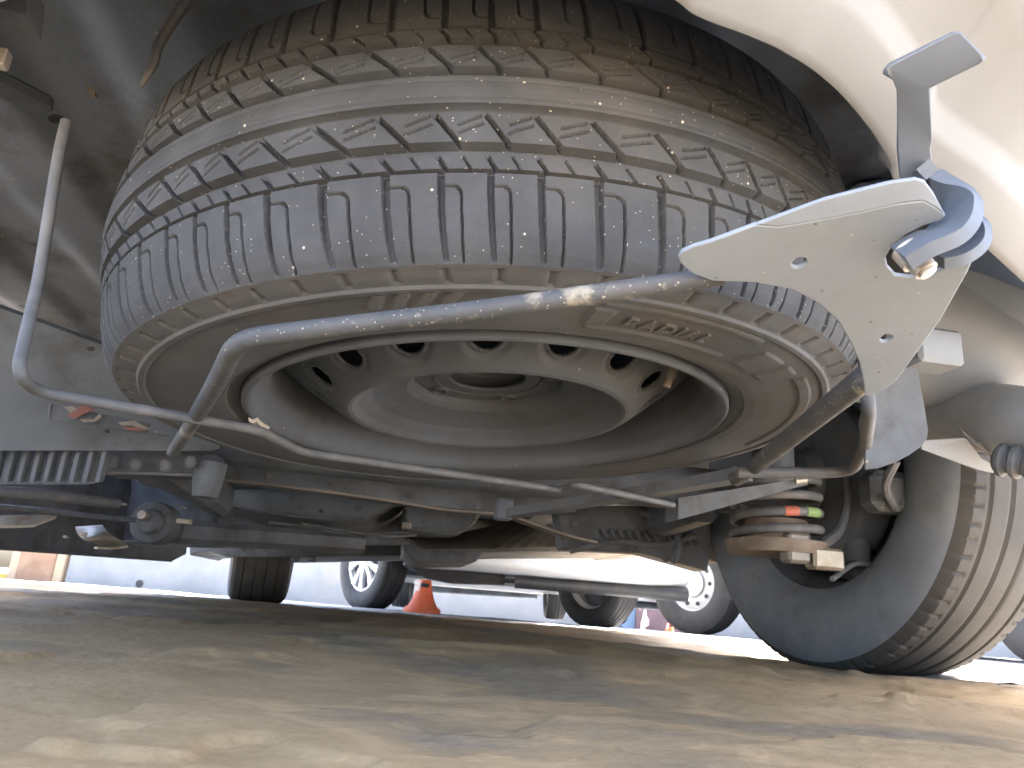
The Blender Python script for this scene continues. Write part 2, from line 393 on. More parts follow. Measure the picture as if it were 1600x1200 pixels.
# ------------------------------------------------------------------ wheels
def tyre_profile(R, Wd, rim):
    """half width Wd/2; closed section points (r, z) from one bead round the tread to the other"""
    h = Wd / 2; s = R - rim
    side = [(rim - .006, h * .70), (rim + .004, h * .80), (rim + s * .18, h * .93), (rim + s * .38, h * .995), (rim + s * .55, h), (rim + s * .72, h * .97), (rim + s * .86, h * .90), (rim + s * .95, h * .80)]
    return side
def tyre_mesh(name, R, Wd, rim, nth=240, lat=84, grooves=(-.27, -.09, .09, .27), gw=.003, slots=True):
    side = tyre_profile(R, Wd, rim); h = Wd / 2
    prof = [(r, -z) for r, z in side]
    zs = np.linspace(-h * .78, h * .78, 61); tr = [(R - .004 * (abs(z) / (h * .78)) ** 2, z) for z in zs]
    prof = prof + tr + [(r, z) for r, z in side[::-1]]
    r = np.array([p[0] for p in prof]); z = np.array([p[1] for p in prof]); n0 = len(side); n1 = n0 + len(zs)
    th = np.linspace(0, 2 * PI, nth, endpoint=False)
    D = np.zeros((nth, len(prof)))
    for gq in grooves: D = np.maximum(D, .0045 * (1 - sst(np.abs(z - gq * Wd), gw * .5, gw * .5 + .002))[None, :])
    if slots:
        ph = (th * lat / (2 * PI)) % 1
        sl = (1 - sst(np.abs(ph - .5), .05, .10))[:, None] * (sst(np.abs(z), h * .62, h * .66) * (np.abs(z) < h * .86))[None, :]
        D = np.maximum(D, .004 * sl)
    D[:, :4] = 0; D[:, -4:] = 0
    rr = r[None, :] - D
    Vv = np.stack([np.broadcast_to(z[None, :], rr.shape), rr * np.sin(th)[:, None], -rr * np.cos(th)[:, None]], -1).reshape(-1, 3)
    m = len(prof); i, j = np.meshgrid(np.arange(nth), np.arange(m - 1), indexing='ij'); i2 = (i + 1) % nth
    Qd = np.stack([i * m + j, i2 * m + j, i2 * m + j + 1, i * m + j + 1], -1).reshape(-1, 4)
    me = fast_mesh(name, Vv, Qd); jj = j.reshape(-1); me['tread_rows'] = [n0, n1]; me.polygons.foreach_set('material_index', ((jj >= n0 - 2) & (jj < n1 + 1)).astype(np.int32)); return me
AX = np.array([[0, 0, 1], [1, 0, 0], [0, 1, 0]])      # lathe z -> local x (axle)
def wheel(parent, loc, rot, R=.30, Wd=.185, rim=.19, out=1, style='steel', mt='cartyre', name='wheel', hi=False):
    """a wheel part of a car: the rim mesh is the part, the tyre and hub cap are its sub-parts. out: +1/-1 side of the outer face along local x"""
    a = MB(); h = Wd / 2 * .78
    a.lathe([(rim + .012, -h), (rim, -h + .004), (rim - .006, -h + .02), (rim - .02, -h * .4), (rim - .022, h * .4), (rim - .006, h - .02), (rim, h - .004), (rim + .012, h)], 48, (AX, (0, 0, 0)))
    face = MB()
    if style != 'alloy':
        x = h * .35 * out
        a.lathe([(rim - .015, x - .01 * out), (rim - .03, x + .012 * out), (.115, x + .03 * out), (.10, x + .024 * out), (.07, x - .0 * out), (.0, x)], 48, (AX, (0, 0, 0)))
    o = obj(name, a, M['alloy'] if style != 'dark' else M['under'], parent, local=True); o.location = loc; o.rotation_euler = rot
    t = bpy.data.objects.new('tyre', tyre_mesh('tyre', R, Wd, rim, nth=480 if hi else 240)); fin(t.data, M[mt], 40); t.data.materials.append(M['roadtread'] if mt == 'darkwheel' else M[mt]); link(t, o)
    if style == 'alloy':
        c = MB(); x = h * .9 * out; n = 5
        c.lathe([(rim + .008, x - .012 * out), (rim + .006, x + .002 * out), (rim - .012, x + .003 * out), (rim - .018, x - .006 * out)], 60, (AX, (0, 0, 0)))
        c.lathe([(.062, x + .002 * out), (.05, x + .012 * out), (.0, x + .014 * out)], 32, (AX, (0, 0, 0)))
        for k in range(n):
            t0 = 2 * PI * (k + .5) / n
            for side in (-1, 1):
                w0, w1 = .012, .03
                pts = []
                for r_, wa, wb in ((.05, .002, .030), (.11, .012, .042), (rim - .012, .030, .085)):
                    pts.append((r_, side * wa, side * wb))
                G = []
                for r_, wa, wb in pts:
                    row = []
                    for w_, dx in ((wa, -.014), (wa, .004), (wb, .004), (wb, -.014)):
                        ca, sa = math.cos(t0), math.sin(t0); row.append((x + dx * out, r_ * ca - w_ * sa, r_ * sa + w_ * ca))
                    G.append(row)
                c.grid(G)
        obj('hub_cap', c, M['alloy'], o, local=True)
        bk = MB(); bk.lathe([(rim - .012, x - .03 * out), (.0, x - .04 * out)], 40, (AX, (0, 0, 0))); obj('brake_disc', bk, M['under'], o, local=True)
    if style == 'steelcap':
        c = MB(); x = h * .35 * out
        c.lathe([(.085, x + .03 * out), (.075, x + .042 * out), (.05, x + .05 * out), (0, x + .052 * out)], 32, (AX, (0, 0, 0)))
        obj('hub_cap', c, M['white'], o, local=True)
        for k in range(10):
            hh = MB()
            t0 = 2 * PI * k / 10; r_ = rim - .048
            c0 = np.array([x + .028 * out, r_ * math.cos(t0), r_ * math.sin(t0)])
            hh.lathe([(.013, -.004), (.013, .004), (0, .004)], 12, (AX, c0)); obj('vent_hole', hh, M['trim'], o, local=True)
    return o

# ------------------------------------------------------------------ spare wheel
XD = np.array([1.0, 0, 0]) - DISC_N[0] * DISC_N; XD /= np.linalg.norm(XD); YD = np.cross(DISC_N, XD)
SM = Matrix.Identity(4)
for k, ax in enumerate((XD, YD, DISC_N)):
    for r_ in range(3): SM[r_][k] = ax[r_]
for r_ in range(3): SM[r_][3] = DISC_C[r_]
spare = thing('spare_wheel_assembly', 'dusty black spare wheel lying flat in its carrier under the tail of the car', 'spare wheel', M=SM)

ZM = .0922                                             # mid plane
half = [(.1985, .010), (.2040, .006), (.2085, .0025), (.2130, .0005), (.2170, -.0002), (.2180, -.0022), (.2260, -.0036), (.238, -.0042), (.250, -.0042), (.258, -.0040), (.266, -.0036), (.274, -.0030), (.2755, -.0044), (.2790, -.0042), (.2805, -.0024), (.286, -.0014), (.2915, .0000)]
sp_tread = [(.2965, .001), (.3005, .006), (.3040, .013), (.3072, .025), (.3093, .038), (.3105, .0475), (.3130, .060), (.3155, .075), (.3170, .0922)]
zt = np.linspace(.001, ZM, 118); rt = np.interp(zt, [q[1] for q in sp_tread], [q[0] for q in sp_tread])
PITCH = 2 * PI / 66
def band(x, c, w, soft=.0005): return 1 - sst(np.abs(x - c), w / 2 - soft / 2, w / 2 + soft)
def tread_depth(th, z):
    """groove depth for the lower half of the tread (z < mid). th, z arrays"""
    Rm = .312; D = np.zeros(np.broadcast(th, z).shape)
    # pitches of three lengths as on a real tyre
    u = th / PITCH; u = u + .16 * np.sin(u * 2 * PI / 5.5) ; ph = (u % 1.0); x = ph * PITCH * Rm; Lp = PITCH * Rm
    def dx(c):
        d = (x - c) % Lp; return np.minimum(d, Lp - d)
    sh = (z < .0462)
    # shoulder: open transverse grooves
    t = np.clip((.0462 - z) / .044, 0, 1)
    D = np.maximum(D, np.where(sh, (.0055 * (1 - .55 * t ** 2)) * (1 - sst(dx(.004 + .003 * t ** 2), .0011 + .0004 * (1 - t), .0019 + .0004 * (1 - t))), 0) * sst(z, .0015, .004))
    # shoulder: hooked sipe
    xs = .004 + .0115 + .002 * t; zs_ = .0385
    rad = .0045; sd1 = dx(xs)
    down = np.where((z < zs_ - rad), 1 - sst(sd1, .0004, .0009), 0)
    ang = np.hypot(x - (xs - rad), z - (zs_ - rad)); arc = np.where((z >= zs_ - rad) & (x >= xs - rad), 1 - sst(np.abs(ang - rad), .0004, .0009), 0)
    top = np.where((x > .004) & (x < xs - rad), 1 - sst(np.abs(z - zs_), .0004, .0009), 0)
    D = np.maximum(D, .003 * np.maximum(np.maximum(down, arc), top) * sst(z, .001, .003))
    # thin ring between shoulder and slit rib
    D = np.maximum(D, .004 * band(z, .0466, .0013))
    # slit rib
    ib = (z > .0466) & (z < .0557); q = (z - .0466)
    D = np.maximum(D, np.where(ib, .005 * (1 - sst(dx(.0075 - .75 * q), .0009, .0015)), 0))
    D = np.maximum(D, np.where(ib, .003 * (1 - sst(dx(.0075 + Lp * .5 - .75 * q), .0003, .0008)), 0))
    # wide grooves
    D = np.maximum(D, .0058 * band(z, .0583, .0052, .0008))
    D = np.maximum(D, .0058 * band(z, .0807, .0046, .0008))
    # block row
    ib = (z > .0609) & (z < .0784); q = z - .0700; sl = -.88 * q - 6 * q * np.abs(q)
    D = np.maximum(D, np.where(ib, .0062 * (1 - sst(dx(.006 + sl), .0012, .0019)), 0))
    D = np.maximum(D, np.where(ib, .002 * (1 - sst(np.abs(z - .0685 - .26 * (((x - .006 - sl) % Lp) - .012)), .0002, .0007)) * ((((x - .006 - sl) % Lp) > .004) & (((x - .006 - sl) % Lp) < .024)), 0))
    D = np.maximum(D, np.where(ib, .002 * (1 - sst(np.abs(z - .0735 - .26 * (((x - .006 - sl) % Lp) - .018)), .0002, .0007)) * ((((x - .006 - sl) % Lp) > .009) & (((x - .006 - sl) % Lp) < .027)), 0))
    # worn line on the centre rib
    D = np.maximum(D, .0007 * band(z, .0872, .0006))
    return D
th = np.r_[np.linspace(-2.05, 2.05, 2250), np.linspace(2.05, 2 * PI - 2.05, 360)[1:-1]]
TH, ZT = np.meshgrid(th, zt, indexing='ij')
Dlo = tread_depth(TH, ZT); Dhi = tread_depth(-TH + .2 * PITCH, ZT)[:, ::-1][:, 1:]
z_all = np.r_[zt, 2 * ZM - zt[::-1][1:]]; r_all = np.r_[rt, rt[::-1][1:]]
Dall = np.c_[Dlo, Dhi]; Dall[:, 0] = 0; Dall[:, -1] = 0
rr = r_all[None, :] - Dall
def ring_mesh(name, rr, zz, th):
    n, m = rr.shape
    Vv = np.stack([rr * np.sin(th)[:, None], -rr * np.cos(th)[:, None], zz], -1).reshape(-1, 3)
    i, j = np.meshgrid(np.arange(n), np.arange(m - 1), indexing='ij'); i2 = (i + 1) % n
    return fast_mesh(name, Vv, np.stack([i * m + j, i2 * m + j, i2 * m + j + 1, i * m + j + 1], -1).reshape(-1, 4))
sidev = half + [(rt[0], zt[0])]
# sidewalls: densify and add a little moulding
ss = np.linspace(0, len(sidev) - 1, 150); sr = np.interp(ss, np.arange(len(sidev)), [q[0] for q in sidev]); sz = np.interp(ss, np.arange(len(sidev)), [q[1] for q in sidev])
ths = np.linspace(-PI, PI, 1080, endpoint=False)
SR, TS = np.meshgrid(sr, ths); SZ = np.broadcast_to(sz, SR.shape).copy()
# raised panel and hatch bars round the wall, a fine serrated ring below the shoulder
def sect(a0, a1): return ((TS > a0) & (TS < a1)).astype(float)
serr = ((SR > .2815) & (SR < .2935)) * np.clip(1 - np.abs(((TS * 66 / (2 * PI)) % 1) - .3) / .09, 0, 1)
SZ = SZ + serr * .0022
DEG = math.radians
for a0 in (-13, -10, -7, -4): SZ -= .0013 * ((np.abs(TS - DEG(a0) - (SR - .265) * 2.2) < DEG(.8)) & (SR > .258) & (SR < .274))
SZ -= .0016 * sect(DEG(43.5), DEG(49.5)) * ((SR > .238) & (SR < .263))
SZ -= .0016 * sect(DEG(52), DEG(55.5)) * ((SR > .238) & (SR < .263))
SZ -= .0014 * sect(DEG(58), DEG(104)) * ((SR > .2585) & (SR < .2665))
SZ -= .0014 * sect(DEG(14), DEG(40)) * (np.abs(SR - .2700) < .0022)
SZ -= .0014 * sect(DEG(14), DEG(40)) * (np.abs(SR - .2385) < .0020)
SZ -= .0014 * sect(DEG(13.5), DEG(16.5)) * ((SR > .244) & (SR < .264))
tm = ring_mesh('tyre', SR, SZ, ths); fin(tm, M['sidewall'], 60)
tyre = bpy.data.objects.new('tyre', tm); link(tyre, spare)
tm2 = ring_mesh('tread', rr, np.broadcast_to(z_all, rr.shape), th); fin(tm2, M['tread'], 50)
tr = bpy.data.objects.new('tread', tm2); link(tr, tyre)
upw = MB(); upw.lathe([(r, 2 * ZM - z) for r, z in sidev], 180, (np.diag([1, 1, 1]), (0, 0, 0))); obj('inner_sidewall', upw, M['sidewall'], tyre, local=True)
# raised lettering on the side wall
fc = bpy.data.curves.new('radial_text', 'FONT'); fc.body = 'RADIAL'; fc.size = .0155; fc.extrude = .0012; fc.space_character = 1.25; fc.offset = .0003
fo = bpy.data.objects.new('radial_text', fc); COL.objects.link(fo)
dg = bpy.context.evaluated_depsgraph_get(); lm = bpy.data.meshes.new_from_object(fo.evaluated_get(dg)); bpy.data.objects.remove(fo)
co = np.zeros(len(lm.vertices) * 3, np.float32); lm.vertices.foreach_get('co', co); co = co.reshape(-1, 3)
a = math.radians(18.8) + co[:, 0] / .254; rr_ = .2478 + co[:, 1] * 1.05
# wall height under each letter
zl = np.interp(rr_, sr[20:], sz[20:])
lm.vertices.foreach_set('co', np.stack([rr_ * np.sin(a), -rr_ * np.cos(a), zl - co[:, 2] - .0004], -1).astype(np.float32).ravel()); lm.update()
lm.name = 'lettering'; lm.materials.clear(); fin(lm, M['sidewall'], 30)
lo = bpy.data.objects.new('lettering', lm); link(lo, tyre); lo['label'] = 'raised word RADIAL on the side wall'

# rim (black steel)
rimm = MB(); NR = 240
prof = [(.2050, .008), (.2068, .003), (.2064, -.0022), (.2050, -.0036), (.2030, -.0038), (.2000, -.0018), (.1972, .003), (.1950, .010), (.1890, .015), (.1850, .022), (.1845, .040), (.1820, .044), (.1800, .060), (.1800, .095), (.186, .15), (.2, .176), (.2065, .184)]
rimm.lathe(prof, NR)
rim = obj('rim', rimm, M['steel'], spare, local=True, angle=40)
# wheel disc with hand holes: polar grid, cells inside holes dropped
nt_, nrd = 960, 170
dprof = [(.1845, .046), (.1790, .0415), (.1700, .0350), (.160, .0280), (.150, .0205), (.140, .0135), (.130, .0065), (.1255, .0040), (.1215, .0032), (.1180, .0045), (.113, .0100), (.102, .0185), (.088, .0240), (.072, .0285), (.0665, .0330), (.0655, .0385), (.050, .0392), (.034, .0392)]
q = np.linspace(0, len(dprof) - 1, nrd); dr = np.interp(q, np.arange(len(dprof)), [p[0] for p in dprof]); dz = np.interp(q, np.arange(len(dprof)), [p[1] for p in dprof])
td = np.linspace(0, 2 * PI, nt_, endpoint=False); TD, DR = np.meshgrid(td, dr, indexing='ij'); DZ = np.broadcast_to(dz, DR.shape).copy()
HN = 16; hr, ha, hb = .1475, .0135, .0105
hp = (TD * HN / (2 * PI) + .5) % 1 - .5; hx = hp * 2 * PI / HN * hr; hole = np.hypot(hx / ha, (DR - hr) / hb)
DZ += .0025 * np.exp(-((hole - 1.15) / .22) ** 2)
Vd = np.stack([DR * np.sin(TD), -DR * np.cos(TD), DZ], -1).reshape(-1, 3)
i, j = np.meshgrid(np.arange(nt_), np.arange(nrd - 1), indexing='ij'); i2 = (i + 1) % nt_
Qd = np.stack([i * nrd + j, i2 * nrd + j, i2 * nrd + j + 1, i * nrd + j + 1], -1).reshape(-1, 4)
keep = hole.reshape(-1)[Qd].max(1) > 1.0
dm = fast_mesh('wheel_disc', Vd, Qd[keep]); fin(dm, M['steel'], 45)
do = bpy.data.objects.new('wheel_disc', dm); link(do, rim); md = do.modifiers.new('solid', 'SOLIDIFY'); md.thickness = .003; md.offset = 1
hub = MB(); hub.lathe([(.048, .038), (.047, .046), (.040, .050), (.030, .050), (.028, .058), (.0, .058)], 48); obj('hub_centre', hub, M['steel'], rim, local=True)
for k in range(5):
    nuts = MB()
    t = 2 * PI * k / 5 + .3; c = (.057 * math.sin(t), -.057 * math.cos(t), 0)
    nuts.lathe([(.0085, .0390), (.008, .0365), (.0065, .0362), (.0065, .044), (0, .044)], 20, (np.eye(3), c)); obj('bolt_hole_rim', nuts, M['steel'], rim, local=True)
vs = MB(); t = math.radians(58); c = np.array([.176 * math.sin(t), -.176 * math.cos(t), .030])
dv = np.array([-.0030 * math.sin(t), .0030 * math.cos(t), -.007])
vs.tube([c - dv, c, c + dv * 1.2], [.0062, .0056, .0046], 14); vs.tube([c + dv * 1.2, c + dv * 2.6], .0044, 12); vs.tube([c + dv * 2.6, c + dv * 3.6], .0034, 12)
obj('valve', vs, M['metal'], rim, local=True)
bw = MB(); t0 = -math.radians(92)
bw.tube([(.2035 * math.sin(t0 + q), -.2035 * math.cos(t0 + q), -.003) for q in np.linspace(-.08, .08, 9)], .0042, 8); obj('balance_weight', bw, M['bolt'], rim, local=True)

# ------------------------------------------------------------------ spare wheel carrier
carrier = thing('spare_wheel_carrier', 'bent rods and pale grey end plate that cradle the spare wheel', 'wheel carrier', tuple(DP(760, 640, -.03)))
ZP = CAM_H + .150
_pa = np.linalg.solve(np.array([[1, 1062, 400], [1, 1522, 395], [1, 1352, 620]], float), np.array([1 / .335, 1 / .315, 1 / .415]))
def PP(x, y, near=0.0): return P(x, y, 1 / (_pa @ np.array([1, x, y])) - near)
outl = [(1063, 412), (1060, 402), (1066, 393), (1082, 386), (1110, 378), (1180, 352), (1290, 311), (1388, 286), (1432, 280), (1446, 284), (1460, 302), (1478, 337), (1470, 346), (1444, 353), (1416, 367), (1394, 386), (1384, 402), (1387, 417), (1400, 431), (1420, 434), (1450, 432), (1480, 418), (1505, 402), (1519, 393), (1522, 404), (1513, 424), (1470, 500), (1402, 594), (1386, 607), (1362, 619), (1352, 619), (1350, 602), (1343, 568), (1329, 536), (1309, 502), (1280, 475), (1238, 453), (1180, 442), (1115, 440), (1082, 428)]
crease_px = [(1180, 352), (1218, 355), (1320, 337), (1407, 318), (1442, 314), (1464, 326), (1478, 337)]
top_px = [(1478, 337), (1460, 302), (1446, 284), (1432, 280), (1388, 286), (1290, 311), (1180, 352)]
k0 = outl.index((1180, 352)); k1 = outl.index((1478, 337))
pl = [PP(x, y) for x, y in outl[:k0] + crease_px + outl[k1 + 1:]]
def fold(x, y):
    cy = np.interp(x, [q[0] for q in crease_px], [q[1] for q in crease_px]); k = max(0, cy - y)
    p = PP(x, y); return CPOS + (p - CPOS) * (1 + .0003 * k)
a = MB(); 
import bmesh
def flat_plate(name, pts, th_, m, parent, holes=(), angle=30, bev=.0008):
    """outline of 3D points filled and thickened, with round holes cut"""
    bm = bmesh.new(); vs_ = [bm.verts.new(tuple(p)) for p in pts]; bm.edges.ensure_lookup_table()
    es = [bm.edges.new((vs_[k], vs_[(k + 1) % len(vs_)])) for k in range(len(vs_))]
    for hpts in holes:
        hv = [bm.verts.new(tuple(p)) for p in hpts]; es += [bm.edges.new((hv[k], hv[(k + 1) % len(hv)])) for k in range(len(hv))]
    bmesh.ops.triangle_fill(bm, edges=es, use_beauty=True); bmesh.ops.recalc_face_normals(bm, faces=bm.faces)
    if sum(f.normal.z * f.calc_area() for f in bm.faces) > 0: bmesh.ops.reverse_faces(bm, faces=bm.faces)
    mm_ = MB(); bm.verts.index_update(); mm_.v = [tuple(v.co) for v in bm.verts]; mm_.f = [tuple(v.index for v in f.verts) for f in bm.faces]; bm.free()
    o = obj(name, mm_, m, parent, angle=angle); md = o.modifiers.new('solid', 'SOLIDIFY'); md.thickness = th_; md.offset = -1
    if bev:
        b = o.modifiers.new('bevel', 'BEVEL'); b.width = bev; b.segments = 2; b.limit_method = 'ANGLE'; b.angle_limit = math.radians(50); b.harden_normals = True
    return o
def px_hole(cx, cy, rx, ry, rot=0, n=16):
    out = []
    for k in range(n):
        t = 2 * PI * k / n; x = rx * math.cos(t); y = ry * math.sin(t); out.append(PP(cx + x * math.cos(rot) - y * math.sin(rot), cy + x * math.sin(rot) + y * math.cos(rot)))
    return out
ep = flat_plate('end_plate', pl, .0025, M['plate'], carrier, holes=[px_hole(1249, 411, 12, 7.5, -.35), px_hole(1385, 529, 9.5, 6, -.3)])
flange_pts = [PP(x, y) for x, y in crease_px[::-1][:0]] + [PP(x, y) for x, y in crease_px] + [fold(x, y) for x, y in top_px[1:-1]]
flat_plate('plate_flange', flange_pts, .0025, M['plate'], ep)
def rod(name, pts, r, m, bend=.02, n=14, **k):
    a = MB(); a.tube(pts, r, n, bend, **k); return obj(name, a, m, carrier, angle=60)
OFF = -.024
rod('carrier_rod', [PP(1130, 430, -.010), PP(1070, 439, -.008), DP(760, 484, OFF), DP(480, 516, OFF), DP(372, 530, OFF - .001), DP(338, 598, OFF - .006), DP(300, 662, OFF - .010), DP(270, 706, OFF - .012)], [.0050, .0050, .0052, .0054, .0056, .0058, .006, .006, .0055, .005], M['rod'], .03)
rod('carrier_rod', [PP(1375, 570, -.035), PP(1345, 596, -.03), DP(1180, 728, -.030), DP(1150, 748, -.030)], .0075, M['rod'], .02)
a = MB(); a.tube([DP(1165, 741, -.022), DP(1000, 770, -.02), DP(800, 802, -.02)], 0, flat=(.011, .006), up=(0, 0, 1)); obj('cross_bar', a, M['under'], carrier)
WO = -.036
rod('hanger_wire', [P(104, 190, .50), P(92, 240, .49), P(60, 440, .475), DP(26, 585, WO), DP(60, 613, WO), DP(405, 672, WO), DP(470, 706, WO), DP(880, 766, WO), DP(897, 756, WO), DP(1052, 789, WO)], .0037, M['wire'], .014)
rod('hanger_wire', [DP(1152, 738, -.035), DP(1330, 739, -.035), DP(1352, 700, -.030), P(1358, 640, .50), P(1350, 560, .52), P(1345, 500, .55)], [.0052, .0052, .0052, .005, .0045, .004], M['wire'], .03)

# ------------------------------------------------------------------ our car
CA = math.radians(8.0)                                  # heading, turned left of +Y
F = np.array([-math.sin(CA), math.cos(CA), 0]); Rt = np.array([math.cos(CA), math.sin(CA), 0]); Z = np.array([0, 0, 1.0])
AXLE = np.array([.62, 1.27, 0]) - .73 * Rt
def K(r, f, z): return AXLE + Rt * r + F * f + Z * z   # car coordinates: right, forward, up
car = thing('parked_car', 'silver beige car seen from underneath its tail with a spare wheel slung below', 'car', tuple(AXLE), CA)
# rear bumper
lip = [(1760, 640, .66), (1690, 520, .545), (1600, 440, .47), (1500, 350, .42), (1402, 283, .400), (1392, 252, .392), (1370, 213, .383), (1345, 180, .375), (1308, 138, .364), (1270, 106, .355), (1220, 75, .345), (1152, 46, .335), (1090, 22, .326), (1060, 0, .32), (1000, -40, .315), (900, -95, .308), (760, -130, .305), (560, -140, .308), (380, -110, .315), (220, -60, .33), (60, -20, .36), (-120, 60, .42), (-260, 200, .5), (-320, 330, .58)]
lp = smooth_path([P(*q) for q in lip], 5)
rows = [(-.010, .016), (-.004, .010), (-.0005, .001), (0, -.0012), (.003, -.0012), (.006, .0), (.026, .0090), (.030, .0125), (.034, .020), (.038, .0235), (.075, .040), (.12, .062), (.16, .10), (.185, .16), (.19, .25), (.18, .40), (.17, .52)]
G = []
for k, p in enumerate(lp):
    ri = (p - AXLE) @ Rt; out = np.clip(ri / .8, -1, 1) ** 3
    nb = -F * (1 - abs(out) * .6) + Rt * out * .8; nb /= np.linalg.norm(nb)
    jit = .0006 * (vnoise(np.array([k * .35]), np.array([0.0]), 3)[0] - .5)
    G.append([p + nb * b + Z * (u + (jit if b < .01 else 0)) for b, u in rows])
bmp = MB(); bmp.grid(G)
bo = obj('rear_bumper', bmp, M['silver'], car, angle=55)
md = bo.modifiers.new('solid', 'SOLIDIFY'); md.thickness = .003; md.offset = 1
# hook bracket: flat strap with a turned pad, then a hook round the plate's slot
sp = [(1388, 118, .300), (1384, 108, .299), (1390, 101, .298), (1488, 51, .285), (1502, 51, .284), (1533, 84, .285), (1536, 95, .286), (1530, 102, .288), (1453, 139, .297), (1457, 215, .312), (1455, 232, .316), (1459, 276, .325), (1408, 282, .327), (1403, 235, .318), (1400, 140, .305), (1394, 126, .302)]
flat_plate('hook_strap', [P(*q) for q in sp], .0035, M['pad'], car, angle=62)
a = MB(); vdir = MW @ np.array([.15, .35, -.9])
a.tube(smooth_path([P(1436, 262, .324), P(1462, 290, .322), P(1488, 322, .312), P(1491, 345, .304), P(1476, 366, .300), P(1440, 383, .300), P(1408, 402, .303)], 6), 0, flat=(.0031, .0105), up=vdir); obj('hook', a, M['pad'], car, angle=40)
a = MB(); a.tube(smooth_path([P(1498, 350, .322), P(1514, 362, .318), P(1512, 384, .312), P(1490, 400, .310), P(1462, 406, .311)], 6), 0, flat=(.0024, .0085), up=vdir); obj('hook_loop', a, M['pad'], car, angle=40)
a = MB(); ax = MW @ np.array([.35, -.75, .5]); c = P(1424, 398, .306)
a.tube([c - ax * .004, c + ax * .004], .0062, 20); a.tube([c + ax * .004, c + ax * .010], .0048, 16); a.tube([c + ax * .010, c + ax * .0115], .0036, 16); obj('hook_bolt', a, M['bolt'], car, angle=40)

# floor pan with pressed ribs
fx = np.linspace(-.80, .80, 161); fy = np.linspace(-.90, 2.5, 150); FX, FY = np.meshgrid(fx, fy, indexing='ij')
FZ = .475 + .010 * (sst(np.abs(((FX * 5) % 1) - .5), .15, .35)) + .006 * (1 - sst(np.hypot(FX, FY + .5), .30, .50)) - .13 * sst(FY, .15, .5) - .03 * sst(FY, 1.6, 1.8) + .05 * (1 - sst(np.abs(FX + .05), .10, .16)) * sst(FY, .3, .5)
G = AXLE + FX[..., None] * Rt + FY[..., None] * F + FZ[..., None] * Z
fp = MB(); fp.grid(G); obj('floor_pan', fp, M['floor'], car, angle=180)
# body shell above
prof = [(-.88, .50), (-.98, .62), (-1.0, .95), (-.92, 1.25), (-.62, 1.68), (0, 1.72), (.9, 1.70), (1.35, 1.55), (1.9, 1.15), (2.75, .95), (3.0, .70), (3.02, .45), (2.7, .45), (2.6, .62), (2.3, .70), (2.0, .62), (1.88, .36), (.36, .36), (.28, .6), (0, .7), (-.3, .6), (-.4, .50)]
sh = MB()
poly = [K(-.80, f, z) for f, z in prof]; sh.prism(poly, Rt * 1.6)
obj('body_shell', sh, M['silver'], car, angle=30)
a = MB(); a.beam(K(.77, .40, .32), K(.77, 1.80, .32), .09, .13, bev=.02); obj('sill', a, M['under'], car)
a = MB(); a.prism([P(-60, 854.5, 1.45), P(0, 858, 1.6), P(268, 877.5, 2.5), P(292, 866, 2.55), P(300, 740, 2.6), P(-60, 700, 1.45)], -Rt * .05); obj('side_skirt', a, M['under'], car, bevel=.004)
a = MB(); a.tube([P(-60, 854, 1.435), P(0, 857, 1.585), P(268, 876.5, 2.48)], .0035, 8); obj('skirt_lip', a, M['wire'], car)
a = MB(); a.grid([[K(r, f, z) for f, z in ((2.92 - .25 * abs(r) ** 3, .345), (2.95 - .25 * abs(r) ** 3, .335), (3.02 - .3 * abs(r) ** 3, .35), (3.08 - .3 * abs(r) ** 3, .42), (3.05 - .3 * abs(r) ** 3, .6))] for r in np.linspace(-.82, .82, 25)])
o = obj('front_bumper', a, M['silver'], car, angle=60); md = o.modifiers.new('solid', 'SOLIDIFY'); md.thickness = .004; md.offset = 0
# engine undertray and front subframe, the dark lower outline seen far away
def dark_prism(name, q, d, back, m='under'):
    a = MB(); a.prism([P(x, y, d) for x, y in q], F * back); return obj(name, a, M[m], car, bevel=.004)
dark_prism('undertray', [(296, 868), (306, 863), (330, 862), (352, 870), (452, 871), (640, 867), (640, 820), (296, 800)], 2.75, .5)
dark_prism('subframe', [(630, 862), (648, 879), (744, 878), (754, 864), (800, 862), (1004, 862), (1004, 815), (630, 810)], 2.35, .5)
for x in (462, 488):
    a = MB(); a.box(P(x, 874, 2.74), (.03, .03, .018), np.array([Rt, F, Z]).T, bev=.004); obj('tray_clip', a, M['under'], car)
dark_prism('arm_plate', [(870, 790), (1060, 790), (1110, 870), (1106, 893), (1060, 880), (1000, 864), (880, 858)], 1.45, .06)
# wheels
WZ = .300
def our_wheel(r, f, steer=0, style='dark', out=1, hi=False, Wd=.19, R=.30):
    p = K(r, f, 0); z = gz0(p[0], p[1]) + R - .009
    w = wheel(car, (r, f, z), (0, 0, steer), R=R, Wd=Wd, rim=.195, out=out, style=style, hi=hi, mt='darkwheel'); return w
our_wheel(.71, .0, math.radians(9), 'dark', 1, True, .20, R=.32); our_wheel(-.92, -.08, 0, 'dark', -1)
our_wheel(-.585, 2.10, math.radians(9), 'steelcap', -1, Wd=.235)
